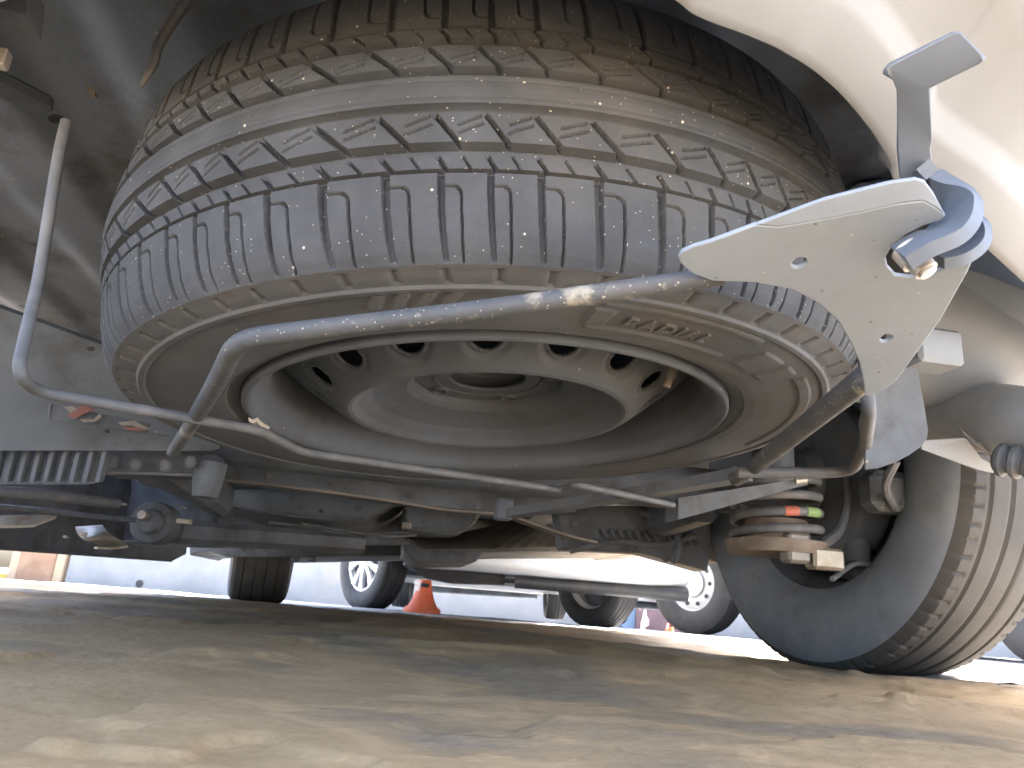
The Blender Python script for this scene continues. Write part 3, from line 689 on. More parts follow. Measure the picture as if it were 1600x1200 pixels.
# rear right hub: backing plate, drum, axle, arm
a = MB(); zc = WZ; c = K(.66, 0, zc)
RX = np.array([F, Z, Rt]).T                           # lathe z -> right
a.lathe([(.0, -.06), (.05, -.055), (.06, -.03), (.12, -.025), (.14, -.01), (.142, .02), (.135, .04)], 40, (RX, c)); obj('brake_drum', a, M['under'], car)
a = MB(); a.tube([K(-.66, .0, .27), K(-.2, .0, .265), K(.2, .0, .265), K(.66, .0, .27)], [.034, .038, .038, .034], 20); obj('rear_axle', a, M['under'], car)
for sgn in (1, -1):
    a = MB(); a.beam(K(sgn * .44, -.02, .25), K(sgn * .46, .62, .235), .05, .075, bev=.012); obj('trailing_arm', a, M['under'], car)

# coil spring with paint marks, its seat and the damper bracket
def px_axis(px, py, d): return P(px, py, d)
SD = 1.12
sc_ = P(1212, 812, SD)
def coil(name, t0, t1, m, r=.0068, rad=.062):
    a = MB(); pts = []
    for t in np.linspace(t0, t1, max(6, int(abs(t1 - t0) * 5))):
        pts.append(sc_ + rad * (math.cos(t) * XA_ + math.sin(t) * YA_) + Z * (-.012 + .024 * t / (2 * PI)) + np.array([0, 0, 0]))
    a.tube(pts, r, 10); return obj(name, a, m, car, angle=60)
XA_ = np.array([1.0, 0, 0.0]); YA_ = np.array([0, 1.0, 0])
coil('coil_spring', -2.2 * PI, 7 * PI, M['wire'])
coil('spring_paint_mark', 2 * PI - .5 * PI - .15, 2 * PI - .5 * PI + .15, M['red'], .0074)
coil('spring_paint_mark', 2 * PI - .5 * PI + .36, 2 * PI - .5 * PI + .82, M['green'], .0074)
a = MB(); a.lathe([(.0, .0), (.07, .0), (.074, .01), (.074, .018), (.05, .02), (.045, .05), (0, .05)], 40, (np.eye(3), sc_ + Z * (-.052))); obj('spring_seat', a, M['rust'], car)
a = MB(); a.lathe([(0, 0), (.05, .0), (.05, .012), (.03, .016), (.028, .2)], 32, (np.eye(3), sc_ + Z * .055)); obj('bump_stop', a, M['under'], car)
a = MB(); a.box(P(1242, 857, 1.06), (.034, .03, .042), np.array([Rt, F, Z]).T, bev=.004); obj('damper_bracket', a, M['metal'], car)
a = MB(); a.box(P(1288, 874, 1.06), (.048, .03, .030), np.array([Rt, F, Z]).T, bev=.004); obj('arm_bracket', a, M['gold'], car)
a = MB(); a.tube([P(1285, 852, 1.08), P(1312, 832, 1.1), P(1325, 790, 1.13), P(1322, 745, 1.14)], [.008, .007, .006, .006], 8, .03); obj('brake_hose', a, M['under'], car)
a = MB(); a.tube([P(1340, 880, 1.16), P(1335, 650, 1.25)], .020, 16); obj('damper', a, M['under'], car)
a = MB(); a.tube([P(1400, 720, 1.0), P(1380, 760, 1.02), P(1402, 800, 1.05), P(1420, 770, 1.06), P(1440, 730, 1.05)], .006, 8, .03); obj('brake_pipe', a, M['wire'], car)
a = MB(); a.box(P(1385, 770, 1.08), (.07, .05, .06), np.array([Rt, F, Z]).T, bev=.012); obj('caliper', a, M['under'], car)
a = MB(); a.prism([P(1060, 778, .98), P(1262, 746, .98), P(1262, 757, .98), P(1060, 812, .98)], F * .05); obj('spring_hanger', a, M['under'], car)
a = MB(); a.tube([P(1243, 752, .972), P(1260, 750, .972)], .0042, 10); obj('hanger_pin', a, M['bolt'], car)

# exhaust: muffler box, tail pipe with slash cut and its hanger
a = MB(); mc = P(1640, 500, .78); 
a.lathe([(0, -.26), (.085, -.255), (.105, -.245), (.112, -.225), (.112, .225), (.105, .245), (.085, .255), (0, .26)], 40, (np.array([Z, F, Rt]).T, mc)); obj('muffler', a, M['muffler'], car)
a = MB(); tp = smooth_path([P(1370, 668, .86), P(1440, 655, .80), P(1500, 651, .74), P(1560, 655, .68), P(1625, 668, .62), P(1700, 690, .57)], 6)
a.tube(tp, [.026, .031, .033, .033, .032, .031], 28); obj('tail_pipe', a, M['exhaust'], car, angle=60)
hb = [(1442, 690), (1500, 686), (1514, 684), (1546, 716), (1565, 733), (1568, 722), (1560, 706), (1542, 690), (1575, 688), (1588, 700), (1586, 722), (1566, 739), (1550, 739), (1440, 698)]
flat_plate('exhaust_hanger', [P(x, y, .66) for x, y in [(1440, 688), (1508, 684), (1560, 716), (1566, 724), (1563, 735), (1552, 739), (1530, 735), (1440, 702)]], .004, M['exhaust'], car, holes=[[P(x, y, .66) for x, y in [(1512, 687), (1528, 693), (1552, 714), (1555, 722), (1548, 724), (1534, 716)]]])
a = MB(); ax_ = np.array([.55, -.75, -.25]); ax_ /= np.linalg.norm(ax_); b1 = np.cross(ax_, Z); b1 /= np.linalg.norm(b1)
a.lathe([(r * .72, h * .8) for r, h in [(0, -.02), (.014, -.02), (.019, -.016), (.0195, -.012), (.0145, -.009), (.0145, -.006), (.0195, -.003), (.0195, .001), (.0145, .004), (.0145, .007), (.019, .010), (.0195, .014), (.015, .018), (.009, .018), (.008, .004), (0, .004)]], 28, (np.array([b1, np.cross(ax_, b1), ax_]).T, P(1590, 722, .60)))
obj('rubber_mount', a, M['wire'], car, angle=50)
spl = [(1352, 560), (1432, 556), (1438, 600), (1446, 640), (1451, 672), (1449, 684), (1440, 698), (1420, 712), (1396, 724), (1372, 732), (1352, 734)]
flat_plate('splash_guard', [P(x, y, .60) for x, y in spl], .003, M['under'], car)
# inner wing and heat shield seen behind the end plate
a = MB(); a.grid([[P(x, y, d) for (x, y, d) in r_] for r_ in ([(1380, 420, .66), (1380, 520, .70), (1380, 600, .75), (1380, 640, .8)], [(1450, 400, .64), (1450, 510, .69), (1450, 604, .74), (1450, 632, .79)], [(1540, 420, .62), (1540, 510, .68), (1540, 596, .73), (1540, 625, .78)], [(1620, 460, .6), (1620, 520, .67), (1620, 598, .72), (1620, 630, .77)], [(1760, 500, .58), (1760, 560, .65), (1760, 600, .7), (1760, 640, .76)])])
o = obj('muffler_shield', a, M['muffler'], car, angle=80); md = o.modifiers.new('solid', 'SOLIDIFY'); md.thickness = .002; md.offset = 0
o.modifiers.new('sub', 'SUBSURF').render_levels = 2
a = MB(); a.box(P(1452, 548, .60), (.04, .03, .03), np.array([Rt, F, Z]).T, bev=.003); obj('bumper_bracket', a, M['muffler'], car)

# left rear corner and details under the floor, seen past the spare
def panel(name, pts, th_, m, back=.02):
    a = MB(); a.prism(pts, (MW @ np.array([0, 0, -1.0])) * back); return obj(name, a, m, car, angle=30, bevel=.002)
panel('valance_panel', [P(-240, 470, .74), P(-30, 470, .78), P(330, 600, .98), P(330, 705, 1.0), P(150, 705, .93), P(-240, 705, .82)], .01, M['floor'], .03)
tagp = panel('warning_label', [P(78, 630, .80), P(236, 662, .86), P(232, 679, .86), P(76, 655, .80)], .002, M['under'], -.002)
tagp['label'] = 'worn label with red and white print and a pale edge'
for pts, m in (([(76, 655), (262, 681)], 'wire'), ([(76, 654), (79, 630)], 'under')):
    a = MB(); a.tube([P(*pts[0], .797), P(*pts[1], .862 if pts[1][0] > 100 else .797)], .0009, 6); obj('label_border', a, M[m], tagp)
for pts, m in (([(104, 650), (118, 640), (128, 632), (150, 640), (132, 646), (118, 654)], 'labelred'), ([(100, 636), (112, 634), (122, 641), (110, 645)], 'labelgrey'), ([(124, 655), (146, 655), (156, 646), (158, 652), (148, 659), (130, 660)], 'labelgrey'), ([(184, 660), (210, 657), (222, 664), (236, 671), (224, 671), (206, 665), (190, 665)], 'labelgrey'), ([(188, 667), (212, 668), (228, 674), (205, 672)], 'labelred')):
    if m not in M: M[m] = mat('label_print_red' if m == 'labelred' else 'label_print_grey', [(.22, .09, .08), (.3, .14, .12)] if m == 'labelred' else [g(.2, WARM), g(.3, WARM)], .6, scale=90)
    a = MB(); a.prism([P(x, y, .790 + .0004 * (x - 76) - .003) for x, y in pts], (MW @ np.array([0, 0, -1.0])) * .0015); obj('label_print', a, M[m], tagp)
vg = MB(); vg.prism([P(-30, 698, .93), P(152, 704, .96), P(140, 757, .96), P(-30, 757, .93)], (MW @ np.array([0, 0, -1.0])) * .02); vgo = obj('vent_grille', vg, M['floor'], car)
for k in range(9):
    x = -12 + 20.6 * k; d = .915 + .00016 * x
    a = MB(); a.prism([P(x + 8, 699, d), P(x + 15, 699, d), P(x + 2, 754, d - .004), P(x - 6, 754, d - .004)], (MW @ np.array([0, 0, -1.0])) * .012); obj('slat', a, M['under'], vgo, bevel=.001)
    if k < 8:
        a = MB(); a.tube([P(x + 3, 754.5, d - .006), P(x + 15, 755, d - .006)], .0011, 6); obj('slat_edge', a, M['wire'], vgo)
# cross member, light caught on its lower edge coloured in as pale flange; floor beams
a = MB(); a.prism([P(150, 700, 1.0), P(335, 706, 1.05), P(335, 744, 1.05), P(305, 742, 1.04), P(165, 739, 1.0), P(146, 728, .99)], F * .06); obj('cross_member', a, M['under'], car, bevel=.004)
def strip(name, pts, w, m='metal', h=.002):
    a = MB(); a.tube(smooth_path([P(*q) for q in pts], 5), 0, flat=(w, h), up=(0, 0, 1)); return obj(name, a, M[m], car)
strip('flange', [(155, 739.5, .995), (230, 740, 1.01), (303, 743, 1.03)], .003, 'wire')
a = MB(); a.lathe([(0, -.03), (.016, -.028), (.02, -.01), (.022, .02), (.012, .03), (0, .03)], 20, (np.eye(3), P(326, 746, 1.03))); obj('rubber_plug', a, M['under'], car)
a = MB(); a.prism([P(335, 700, 1.30), P(900, 740, 1.36), P(900, 800, 1.36), P(770, 801, 1.35), P(590, 781, 1.33), P(355, 750, 1.30)], F * .05); obj('tank_crossmember', a, M['floor'], car)
strip('flange', [(352, 750, 1.29), (470, 764, 1.31), (590, 780, 1.32), (690, 796, 1.34), (772, 803, 1.35)], .008, 'metal')
a = MB(); a.box(P(787, 796, 1.22), (.028, .03, .036), np.array([Rt, F, Z]).T, bev=.003); obj('beam_clamp', a, M['under'], car)
strip('flange', [(798, 808, 1.30), (880, 836, 1.36), (930, 848, 1.38)], .012, 'metal')
# fuel tank and pipes
a = MB(); q = [(380, 790), (470, 800), (560, 806), (600, 800), (615, 790), (620, 770), (400, 755)]
a.prism([P(x, y, 1.75) for x, y in [(330, 760), (345, 790), (420, 806), (500, 811), (572, 811), (592, 800), (612, 790), (640, 770)]], F * .45); obj('fuel_tank', a, M['floor'], car, bevel=.02)
strip('tank_seam', [(395, 799, 1.735), (470, 808, 1.735), (520, 811, 1.735), (570, 810.5, 1.735)], .006, 'wire')
for pts in ([(420, 816, 1.7), (470, 822, 1.75), (540, 833, 1.8), (640, 832, 1.85)], [(470, 818, 1.7), (530, 828, 1.75), (600, 838, 1.8), (650, 836, 1.86)]):
    a = MB(); a.tube(smooth_path([P(*q) for q in pts], 5), .0035, 8); obj('brake_line', a, M['wire'], car)
a = MB(); a.box(P(635, 822, 1.72), (.022, .02, .016), np.array([Rt, F, Z]).T, bev=.002); obj('pipe_clip', a, M['metal'], car)
a = MB(); a.prism([P(x, y, 1.80) for x, y in [(630, 790), (636, 826), (680, 831), (716, 830), (732, 824), (748, 808), (760, 785)]], F * .3); obj('canister', a, M['floor'], car, bevel=.008)
strip('canister_seam', [(640, 826, 1.79), (680, 831, 1.79), (716, 830, 1.79), (732, 823, 1.79), (744, 811, 1.79)], .004, 'wire')
G = []
for u_ in np.linspace(0, 1, 60):
    x = 634 + 245 * u_; row = []
    for v_ in np.linspace(0, 1, 26):
        top = 834 - 10 * sst(u_, .3, .55) - 22 * sst(u_, .5, .72) + 26 * sst(u_, .8, 1); bot = 842 + 17 * sst(u_, 0, .12) - 4 * sst(u_, .5, 1)
        y = top + (bot - top) * v_; d = 1.95 + .16 * (1 - v_) ** 1.5
        dim = .004 * (math.sin((x + y * .6) * .9) * math.sin((y * 1.1 - x * .35) * .9)) if u_ > .5 else .002 * math.sin(x * .16)
        row.append(P(x, y, d + dim))
    G.append(row)
a = MB(); a.grid(G); o = obj('heat_shield', a, M['shield'], car, angle=60); md = o.modifiers.new('solid', 'SOLIDIFY'); md.thickness = .003; md.offset = 0
# gap filler beams that close the view towards the far side of the floor
a = MB(); a.beam(K(-.62, .62, .30), K(-.60, 1.9, .30), .10, .06, bev=.01); obj('floor_rail', a, M['floor'], car)
a = MB(); a.beam(K(.30, .5, .30), K(.32, 1.9, .30), .08, .06, bev=.01); obj('floor_rail', a, M['floor'], car)
for f_, z_ in ((.9, .31), (1.35, .31), (1.8, .30)):
    a = MB(); a.beam(K(-.74, f_, z_), K(.74, f_, z_), .09, .05, bev=.01); obj('floor_cross_rail', a, M['floor'], car)
dark_prism('floor_web', [(140, 735), (360, 745), (640, 770), (640, 850), (330, 855), (140, 850)], 2.15, .05, 'floor')
dark_prism('arm_gusset', [(1050, 780), (1200, 780), (1170, 850), (1120, 880), (1104, 872)], 1.50, .05)
# small fixings and hoses under the floor
for (x, y, d) in ((176, 722, .985), (212, 726, .99), (258, 728, .99), (298, 722, 1.0), (150, 716, .98), (420, 742, 1.29), (520, 757, 1.30), (640, 774, 1.32), (470, 792, 1.74), (560, 794, 1.74), (900, 820, 1.445), (955, 836, 1.445), (1010, 850, 1.445), (1040, 872, 1.445), (690, 858, 2.34), (730, 868, 2.34), (860, 846, 2.34), (940, 850, 2.34), (380, 858, 2.74), (560, 856, 2.74)):
    a = MB(); c = P(x, y, d); ax_ = (CPOS - c) / np.linalg.norm(CPOS - c); b1 = np.cross(ax_, Z); b1 /= np.linalg.norm(b1)
    a.lathe([(.0085, -.002), (.0085, .001), (.0055, .0012), (.0055, .006), (0, .0065)], 6, (np.array([b1, np.cross(ax_, b1), ax_]).T, c)); obj('bolt_head', a, M['wire'], car)
for pts, r_, m_ in (([(-20, 790, 1.3), (60, 797, 1.34), (140, 806, 1.4), (210, 812, 1.46), (262, 806, 1.5)], .005, 'under'), ([(300, 768, 1.5), (330, 790, 1.6), (340, 820, 1.7), (400, 836, 1.8), (480, 845, 1.9)], .006, 'under'), ([(150, 850, 1.7), (230, 845, 1.75), (300, 838, 1.8), (380, 832, 1.85)], .004, 'wire'), ([(890, 862, 1.43), (960, 846, 1.43), (1030, 852, 1.43), (1090, 836, 1.42)], .005, 'wire'), ([(1000, 800, 1.43), (1040, 815, 1.42), (1062, 850, 1.42), (1052, 880, 1.42)], .006, 'under'), ([(1300, 905, 1.05), (1340, 880, 1.1), (1390, 890, 1.12), (1420, 860, 1.12)], .004, 'wire')):
    a = MB(); a.tube(smooth_path([P(*q) for q in pts], 5), r_, 8); obj('hose', a, M[m_], car)
for k in range(12):
    a = MB(); x = 940 + 13 * k; a.beam(P(x, 826 + .9 * k, 1.44), P(x + 8, 842 + .9 * k, 1.44), .006, .006); obj('rib', a, M['under'], car)
# left: pipe, brackets, bushing
a = MB(); a.tube(smooth_path([P(-30, 766, 1.1), P(60, 772, 1.14), P(130, 781, 1.2), P(185, 787, 1.26)], 5), .0085, 12); obj('filler_pipe', a, M['wire'], car)
a = MB(); a.prism([P(-20, 809, 1.2), P(70, 808, 1.25), P(88, 810, 1.26), P(52, 824, 1.22), P(-20, 826, 1.18)], Z * .004); obj('stay_bracket', a, M['gold'], car)
G = [[P(118 + 12 * u + 42 * u * u, 823 + 34 * u ** .8, 1.5 - .1 * math.sin(u * PI)), P(160 + 6 * u + 34 * u * u, 820 + 33 * u ** 1.3, 1.55 - .1 * math.sin(u * PI))] for u in np.linspace(0, 1, 12)]
a = MB(); a.grid(G); o = obj('control_arm_bracket', a, M['gold'], car, angle=80); md = o.modifiers.new('solid', 'SOLIDIFY'); md.thickness = .004
strip('bracket_lip', [(150, 856, 1.45), (176, 857, 1.48), (198, 854, 1.5)], .006, 'gold')
a = MB(); bx = np.array([Rt, Z, F]).T
a.lathe([(0, -.05), (.02, -.05), (.024, -.045), (.026, -.03), (.04, -.028), (.043, -.02), (.043, .03), (.036, .04), (.0, .04)], 32, (bx, P(243, 818, 1.5))); obj('arm_bushing', a, M['under'], car)
a = MB(); a.lathe([(0, -.062), (.008, -.062), (.01, -.055), (.01, -.04)], 12, (bx, P(236, 809, 1.49))); obj('bush_bolt', a, M['bolt'], car)
a = MB(); a.beam(P(262, 830, 1.55), P(560, 850, 1.95), .08, .05, bev=.012); obj('lower_arm', a, M['under'], car)
for (x, y, w_, h_, m_) in ((190, 787.5, 15, 3, 'bolt'), (288, 815, 22, 8, 'gold'), (131, 835, 8, 7, 'bolt'), (103, 839, 6, 4, 'bolt'), (286, 794, 9, 4, 'metal')):
    a = MB(); s_ = 1.4 / FPX; a.box(P(x, y, 1.4), (w_ * s_, .012, h_ * s_), np.array([Rt, F, Z]).T, bev=.0015); obj('bolt_head', a, M[m_], car)
strip('flange', [(270, 848, 1.9), (330, 846, 1.95), (366, 843, 2.0)], .006, 'gold')
# upper left: hose, hooks and bright bits
a = MB(); a.tube(smooth_path([P(292, 2, .50), P(268, 36, .50), P(246, 74, .49), P(240, 100, .485), P(228, 122, .482), P(220, 136, .482)], 5), [.0042, .004, .0035, .003, .002, .001], 8); obj('fixing_strap', a, M['wire'], car)
a = MB(); a.prism([P(-30, -30, .42), P(46, -30, .42), P(40, 24, .42), P(0, 12, .42), P(-30, 6, .42)], F * .02); obj('tow_eye_bracket', a, M['wire'], car)
a = MB(); a.box(P(2, 92, .45), (.008, .008, .012), np.array([Rt, F, Z]).T, bev=.001); obj('clip', a, M['bolt'], car)
a = MB(); a.prism([P(132, 128, .53), P(139, 133, .53), P(149, 142, .53), P(148, 149, .53), P(140, 149, .53)], F * .004); obj('clip', a, M['metal'], car)
a = MB(); a.beam(P(-20, 120, .56), P(75, 168, .60), .02, .014, bev=.003); obj('floor_stay', a, M['under'], car)

# ------------------------------------------------------------------ the yard: wall, pillar, cones, other cars
WY = 9.5
def gp(px, d): p = P(px, 930, d); return np.array([p[0], p[1], gz0(p[0], p[1])])
wallo = thing('boundary_wall', 'low pale grey painted wall along the far side of the yard', 'wall', (0, WY, gz0(0, WY)))
a = MB(); a.box((2.0, WY + .1, .2), (14.6, .2, 1.0), bev=.01); obj('wall_face', a, M['wall'], wallo)
a = MB(); a.box((2.0, WY + .1, .73), (14.65, .26, .06), bev=.012); obj('coping', a, M['wall'], wallo)
hp_ = P(218, 912, 1); t = (WY - .002) / hp_[1]; hp_ = CPOS + (hp_ - CPOS) * t
a = MB(); a.lathe([(.045, .0), (.045, -.006), (.033, -.008), (.0325, .0), (.0, .0015)], 20, (np.array([[1, 0, 0], [0, 0, 1], [0, -1, 0]]), hp_)); obj('weep_hole_pipe', a, M['trim'], wallo)
px0 = P(55, 900, 1); xL = (px0 - CPOS)[0] / (px0 - CPOS)[1] * WY
pil = thing('gate_pillar', 'ochre rendered gate pillar with cream edges at the end of the wall', 'pillar', (xL, WY, gz0(xL, WY)))
a = MB(); a.box((xL, WY + .12, .6), (.44, .34, 1.5), bev=.012); obj('shaft', a, M['pillar'], pil)
for sgn in (-1, 1):
    a = MB(); a.box((xL + sgn * .275, WY + .10, .6), (.11, .26, 1.5), bev=.008); obj('edge_strip', a, M['pillaredge'], pil)
kb = thing('yellow_kerb', 'short yellow painted kerb left of the ochre pillar', 'kerb', (xL - .7, WY + .1, gz0(xL - .7, WY)))
a = MB(); a.box((xL - 1.1, WY + .1, -.12), (1.5, .14, .14), bev=.012); obj('kerb_stone', a, M['yellow'], kb)

def cone(x, y, label, sc=1.0):
    z = gz0(x, y); t = thing('traffic_cone', label, 'traffic cone', (x, y, z), group='orange traffic cones in the yard')
    a = MB(); a.lathe([(.0, .014), (.085 * sc, .014), (.100 * sc, .0), (.110 * sc, .0), (.110 * sc, .022 * sc), (.104 * sc, .030 * sc), (.095 * sc, .036 * sc)], 40, (np.eye(3), (x, y, z))); obj('base', a, M['cone'], t)
    prof = [(.094, .034), (.084, .046), (.072, .066), (.060, .095), (.051, .125), (.044, .155), (.0375, .188), (.034, .192), (.0, .193)]
    a = MB(); a.lathe([(r * sc, h * sc) for r, h in prof], 40, (np.eye(3), (x, y, z))); obj('body', a, M['cone'], t)
    G = [[(x + r * sc * math.sin(q), y - r * sc * math.cos(q), z + h * sc) for q in np.linspace(-.45, .75, 10)] for r, h in ((.0462, .148), (.0440, .160), (.0415, .172))]
    a = MB(); a.grid(G); obj('dark_mark', a, M['trim'], t)
    G = [[(x + r * sc * math.sin(q), y - r * sc * math.cos(q), z + h * sc) for q in np.linspace(-1.2, -.5, 6)] for r, h in ((.0515, .125), (.0445, .155), (.0382, .186))]
    a = MB(); a.grid(G); obj('worn_patch', a, M['conewhite'], t)
    return t
p = gp(662, 4.05); cone(p[0], p[1], 'orange traffic cone standing beside the silver alloy wheel', .92)
p = gp(1047, 8.0); cone(p[0], p[1], 'orange traffic cone half hidden behind the white steel wheel', .8)

def other_car(name, label, loc, rotz, paint, wheels, steer=0.0, nose_w=0.0, L=3.9, Wd=1.66, wb=2.45, gc=.2, style='alloy', group=None, R=.30):
    """simple hatchback in local axes: x right, y forward, origin on the ground under the rear axle"""
    c = thing(name, label, 'car', (loc[0], loc[1], loc[2]), rotz, group)
    hw = Wd / 2; rear = -.72; front = wb + .72
    ring = [(rear + .06, gc + .02), (rear, gc + .16), (rear - .01, .62), (rear + .05, .92), (rear + .22, 1.32), (rear + .5, 1.46), (.9, 1.50), (1.5, 1.40), (wb - .35, .98), (front - .25, .84), (front - .02, .62), (front - .05, .46), (front - .14, .44)]
    def arch(cx): return [(cx + (R + .055) * math.cos(t), R + (R + .055) * math.sin(t)) for t in np.linspace(-.25, PI + .25, 15)]
    low = [(wb + (R + .055) * math.cos(t), R + (R + .055) * math.sin(t)) for t in np.linspace(.40, PI + .25, 14)] + [(wb * .6, gc), (wb * .4, gc)] + [q for q in arch(0)]
    poly = ring + low
    def ins(z): return .0 if z < .9 else -.20 * (z - .9) / .6
    a = MB(); n = len(poly)
    for sgn in (-1, 1):
        pass
    bm = bmesh.new(); rows = []
    for s_ in (-1, 1): rows.append([bm.verts.new((s_ * (hw + ins(z) - (.06 if (y < rear + .02 or y > front - .03) else 0)), y, z)) for y, z in poly])
    for k in range(n):
        k2 = (k + 1) % n; bm.faces.new((rows[0][k], rows[0][k2], rows[1][k2], rows[1][k]))
    for r_ in rows: bmesh.ops.triangle_fill(bm, edges=[bm.edges.get((r_[k], r_[(k + 1) % n])) for k in range(n)], use_beauty=True)
    bmesh.ops.recalc_face_normals(bm, faces=bm.faces); bm.verts.index_update()
    mm_ = MB(); mm_.v = [tuple(v.co) for v in bm.verts]; mm_.f = [tuple(v.index for v in f.verts) for f in bm.faces]; bm.free()
    obj('body', mm_, M[paint], c, local=True, angle=30, bevel=.02)
    for sgn in (-1, 1):
        for (y0, y1, y2, y3) in ((.05, .92, .92, .12), (1.0, 1.98, 1.42, 1.0)):
            w_ = MB(); x0 = sgn * (hw - .012 + .008); x1 = sgn * (hw - .098 + .008)
            w_.prism([(x0, y0, .96), (x0, y1, .96), (x1, y2, 1.36), (x1, y3, 1.36)], (sgn * .004, 0, 0)); obj('side_window', w_, M['glass'], c, local=True)
    w_ = MB(); w_.prism([(-.6, rear + .045, .98), (.6, rear + .045, .98), (.54, rear + .185, 1.3), (-.54, rear + .185, 1.3)], (0, -.006, .002)); obj('rear_window', w_, M['glass'], c, local=True)
    # rear bumper: rolled lower edge and dark valance
    G = [[((hw + .004) * math.sin(u) if abs(u) > 0 else 0, rear + .10 - .13 * math.cos(u) + dy, z) for dy, z in ((.02, .62), (-.015, .58), (-.02, .44), (-.012, gc + .19), (.0, gc + .165), (-.004, gc + .15), (.03, gc + .12), (.045, gc + .05))] for u in np.linspace(-1.45, 1.45, 31)]
    b_ = MB(); b_.grid(G); o = obj('rear_bumper', b_, M[paint], c, local=True, angle=50); md = o.modifiers.new('solid', 'SOLIDIFY'); md.thickness = .004; md.offset = 0
    b_ = MB(); b_.box((0, rear + .16, gc + .04), (Wd - .25, .10, .07), bev=.01); obj('valance', b_, M['trim'], c, local=True)
    b_ = MB(); b_.tube([(-hw + .22, rear + .22, gc + .0), (hw - .25, rear + .20, gc - .02)], .035, 16); obj('exhaust_pipe', b_, M['under'], c, local=True)
    b_ = MB(); b_.box((0, wb / 2, gc + .06), (Wd - .4, wb - .5, .06), bev=.02); obj('underside', b_, M['under'], c, local=True)
    # nose: bumper with a stepped lower lip, dark grille tray and a cross tube below
    bw = hw + nose_w; rise = lambda x: .34 * sst(abs(x) / hw, .46, .80) if nose_w == 0 or x > 0 else 0.0
    G = [[(bw * math.sin(u) - nose_w, front - .20 + .22 * math.cos(u) + dy, z + float(rise(bw * math.sin(u) - nose_w)) * max(0, 1 - max(0, z - .36) / .3)) for dy, z in ((-.02, .66), (.012, .60), (.018, .44), (.02, .335), (.012, .322), (.016, .310), (.010, .295), (-.02, .278), (-.08, .256), (-.14, .250))] for u in np.linspace(-1.5, 1.5, 61)]
    b_ = MB(); b_.grid(G, True); o = obj('front_bumper', b_, M[paint], c, local=True, angle=50); md = o.modifiers.new('solid', 'SOLIDIFY'); md.thickness = .004; md.offset = 0
    b_ = MB(); b_.box((-nose_w, front - .44, .268), (Wd - .5 + nose_w, .5, .04), bev=.012); obj('splash_tray', b_, M['trim'], c, local=True)
    b_ = MB(); b_.prism([(hw - .35, front - .3, .26), (hw - .45, front - .3, .20), (.2, front - .3, .185), (-.1, front - .3, .20), (-.1, front - .3, .26)], (0, -.25, 0)); obj('sump', b_, M['trim'], c, local=True)
    b_ = MB(); b_.tube([(-hw - nose_w * 1.9, front - .16, .222), (hw - .95, front - .16, .222)], .040, 16); obj('cross_tube', b_, M['trim'], c, local=True, angle=60)
    for sgn in (-1, 1):
        l_ = MB(); l_.box((sgn * (hw - .2), front - .10, .74), (.3, .1, .14), bev=.03); obj('headlight', l_, M['glass'], c, local=True)
        l_ = MB(); l_.box((sgn * (hw - .13), rear + .015, .78), (.2, .06, .2), bev=.02); obj('tail_lamp', l_, M['red'], c, local=True)
    for (sx, y) in ((-1, 0), (1, 0), (-1, wb), (1, wb)):
        wheel(c, (sx * (hw - .10), y, R - .004), (0, 0, steer if y > 0 else 0), R=R, Wd=.18, rim=.196 if style == 'alloy' else .18, out=sx, style=style)
    return c
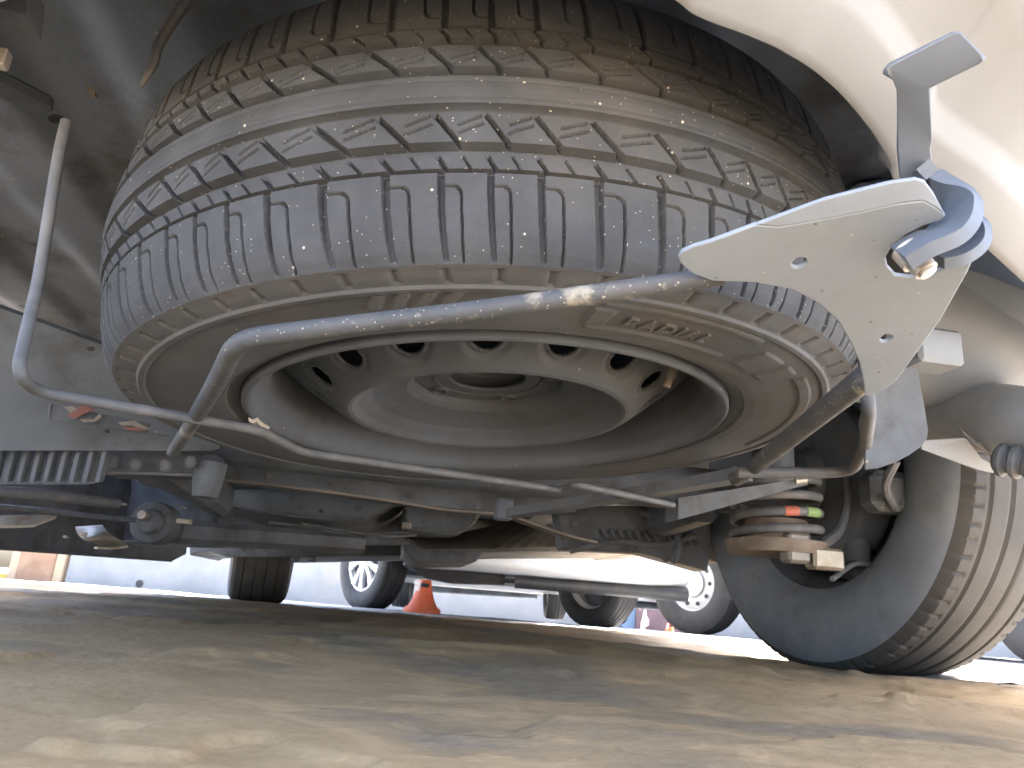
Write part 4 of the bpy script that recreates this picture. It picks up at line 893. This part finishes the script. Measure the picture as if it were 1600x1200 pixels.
# white car nose towards us: its right front wheel shows beside the cone
def place_car(name, label, px, d, rot, paint, style, R=.3, side=-1, Wd=1.66, nose=False, **k):
    w = gp(px, d); hx = side * (Wd / 2 - .10); hy = k.get('wb', 2.45) if nose else 0
    loc = w - np.array([hx * math.cos(rot) - hy * math.sin(rot), hx * math.sin(rot) + hy * math.cos(rot), 0]); loc[2] = w[2]
    return other_car(name, label, loc, rot, paint, None, Wd=Wd, style=style, R=R, **k)
place_car('parked_car', 'white car with silver alloy wheels parked by the wall behind the cone', 577, 4.5, math.radians(182), 'white', 'alloy', wb=2.3, Wd=1.60, side=1, nose=True, steer=math.radians(36), nose_w=.16, group='cars parked across the yard')
place_car('parked_car', 'car on white steel wheels parked next to the maroon panel', 1090, 4.75, math.radians(184), 'bluegrey', 'steelcap', R=.315, wb=2.3, side=1, nose=True, steer=math.radians(34), group='cars parked across the yard')
place_car('parked_car', 'blue grey car at the right whose dark tyre shows behind the rear wheel', 1650, 2.25, math.radians(-4), 'bluegrey', 'dark', Wd=1.66, group='cars parked across the yard')
# maroon panel and blue post between the wheels
mp_ = gp(1032, 8.8); mpo = thing('wall_panel', 'dark maroon painted panel with a pale peeled patch', 'panel', tuple(mp_))
a = MB(); a.box(mp_ + np.array([.02, 0, .35]), (.62, .08, .8), bev=.006); obj('board', a, M['maroon'], mpo)
pp = P(1006, 968, 1); pp = CPOS + (pp - CPOS) * ((mp_[1] - .045) / pp[1])
a = MB(); a.prism([pp + np.array([dx * 1.7, 0, dz * 1.7]) for dx, dz in ((-.022, -.07), (.0, -.085), (.012, -.05), (.034, -.035), (.036, .0), (.02, .022), (.012, .07), (-.004, .06), (-.01, .01), (-.02, -.02))], (0, -.003, 0)); obj('peeled_patch', a, M['conewhite'], mpo)
bp_ = gp(984, 8.9); bpo = thing('blue_post', 'light blue painted post beside the maroon panel', 'post', tuple(bp_))
a = MB(); a.box(bp_ + np.array([0, 0, .4]), (.17, .12, .9), bev=.006); obj('shaft', a, M['bluepost'], bpo)
a = MB(); a.box(bp_ + np.array([0, 0, .86]), (.21, .16, .03), bev=.005); obj('cap', a, M['bluepost'], bpo)
# small leaf on the sunlit ground
lf = gp(1578, 1.02); lfp = HZ(1580, 1072, gz0(.7, 1.0) + .003)
a = MB(); a.prism([lfp + np.array([-.018, -.002, 0]), lfp + np.array([-.004, -.006, .004]), lfp + np.array([.018, 0, .001]), lfp + np.array([.0, .005, .003])], (0, 0, .0012))
tag(obj('dry_leaf', a, M['under'], None, loc=lfp), 'small dark dry leaf lying on the sunlit asphalt at right', 'leaf')
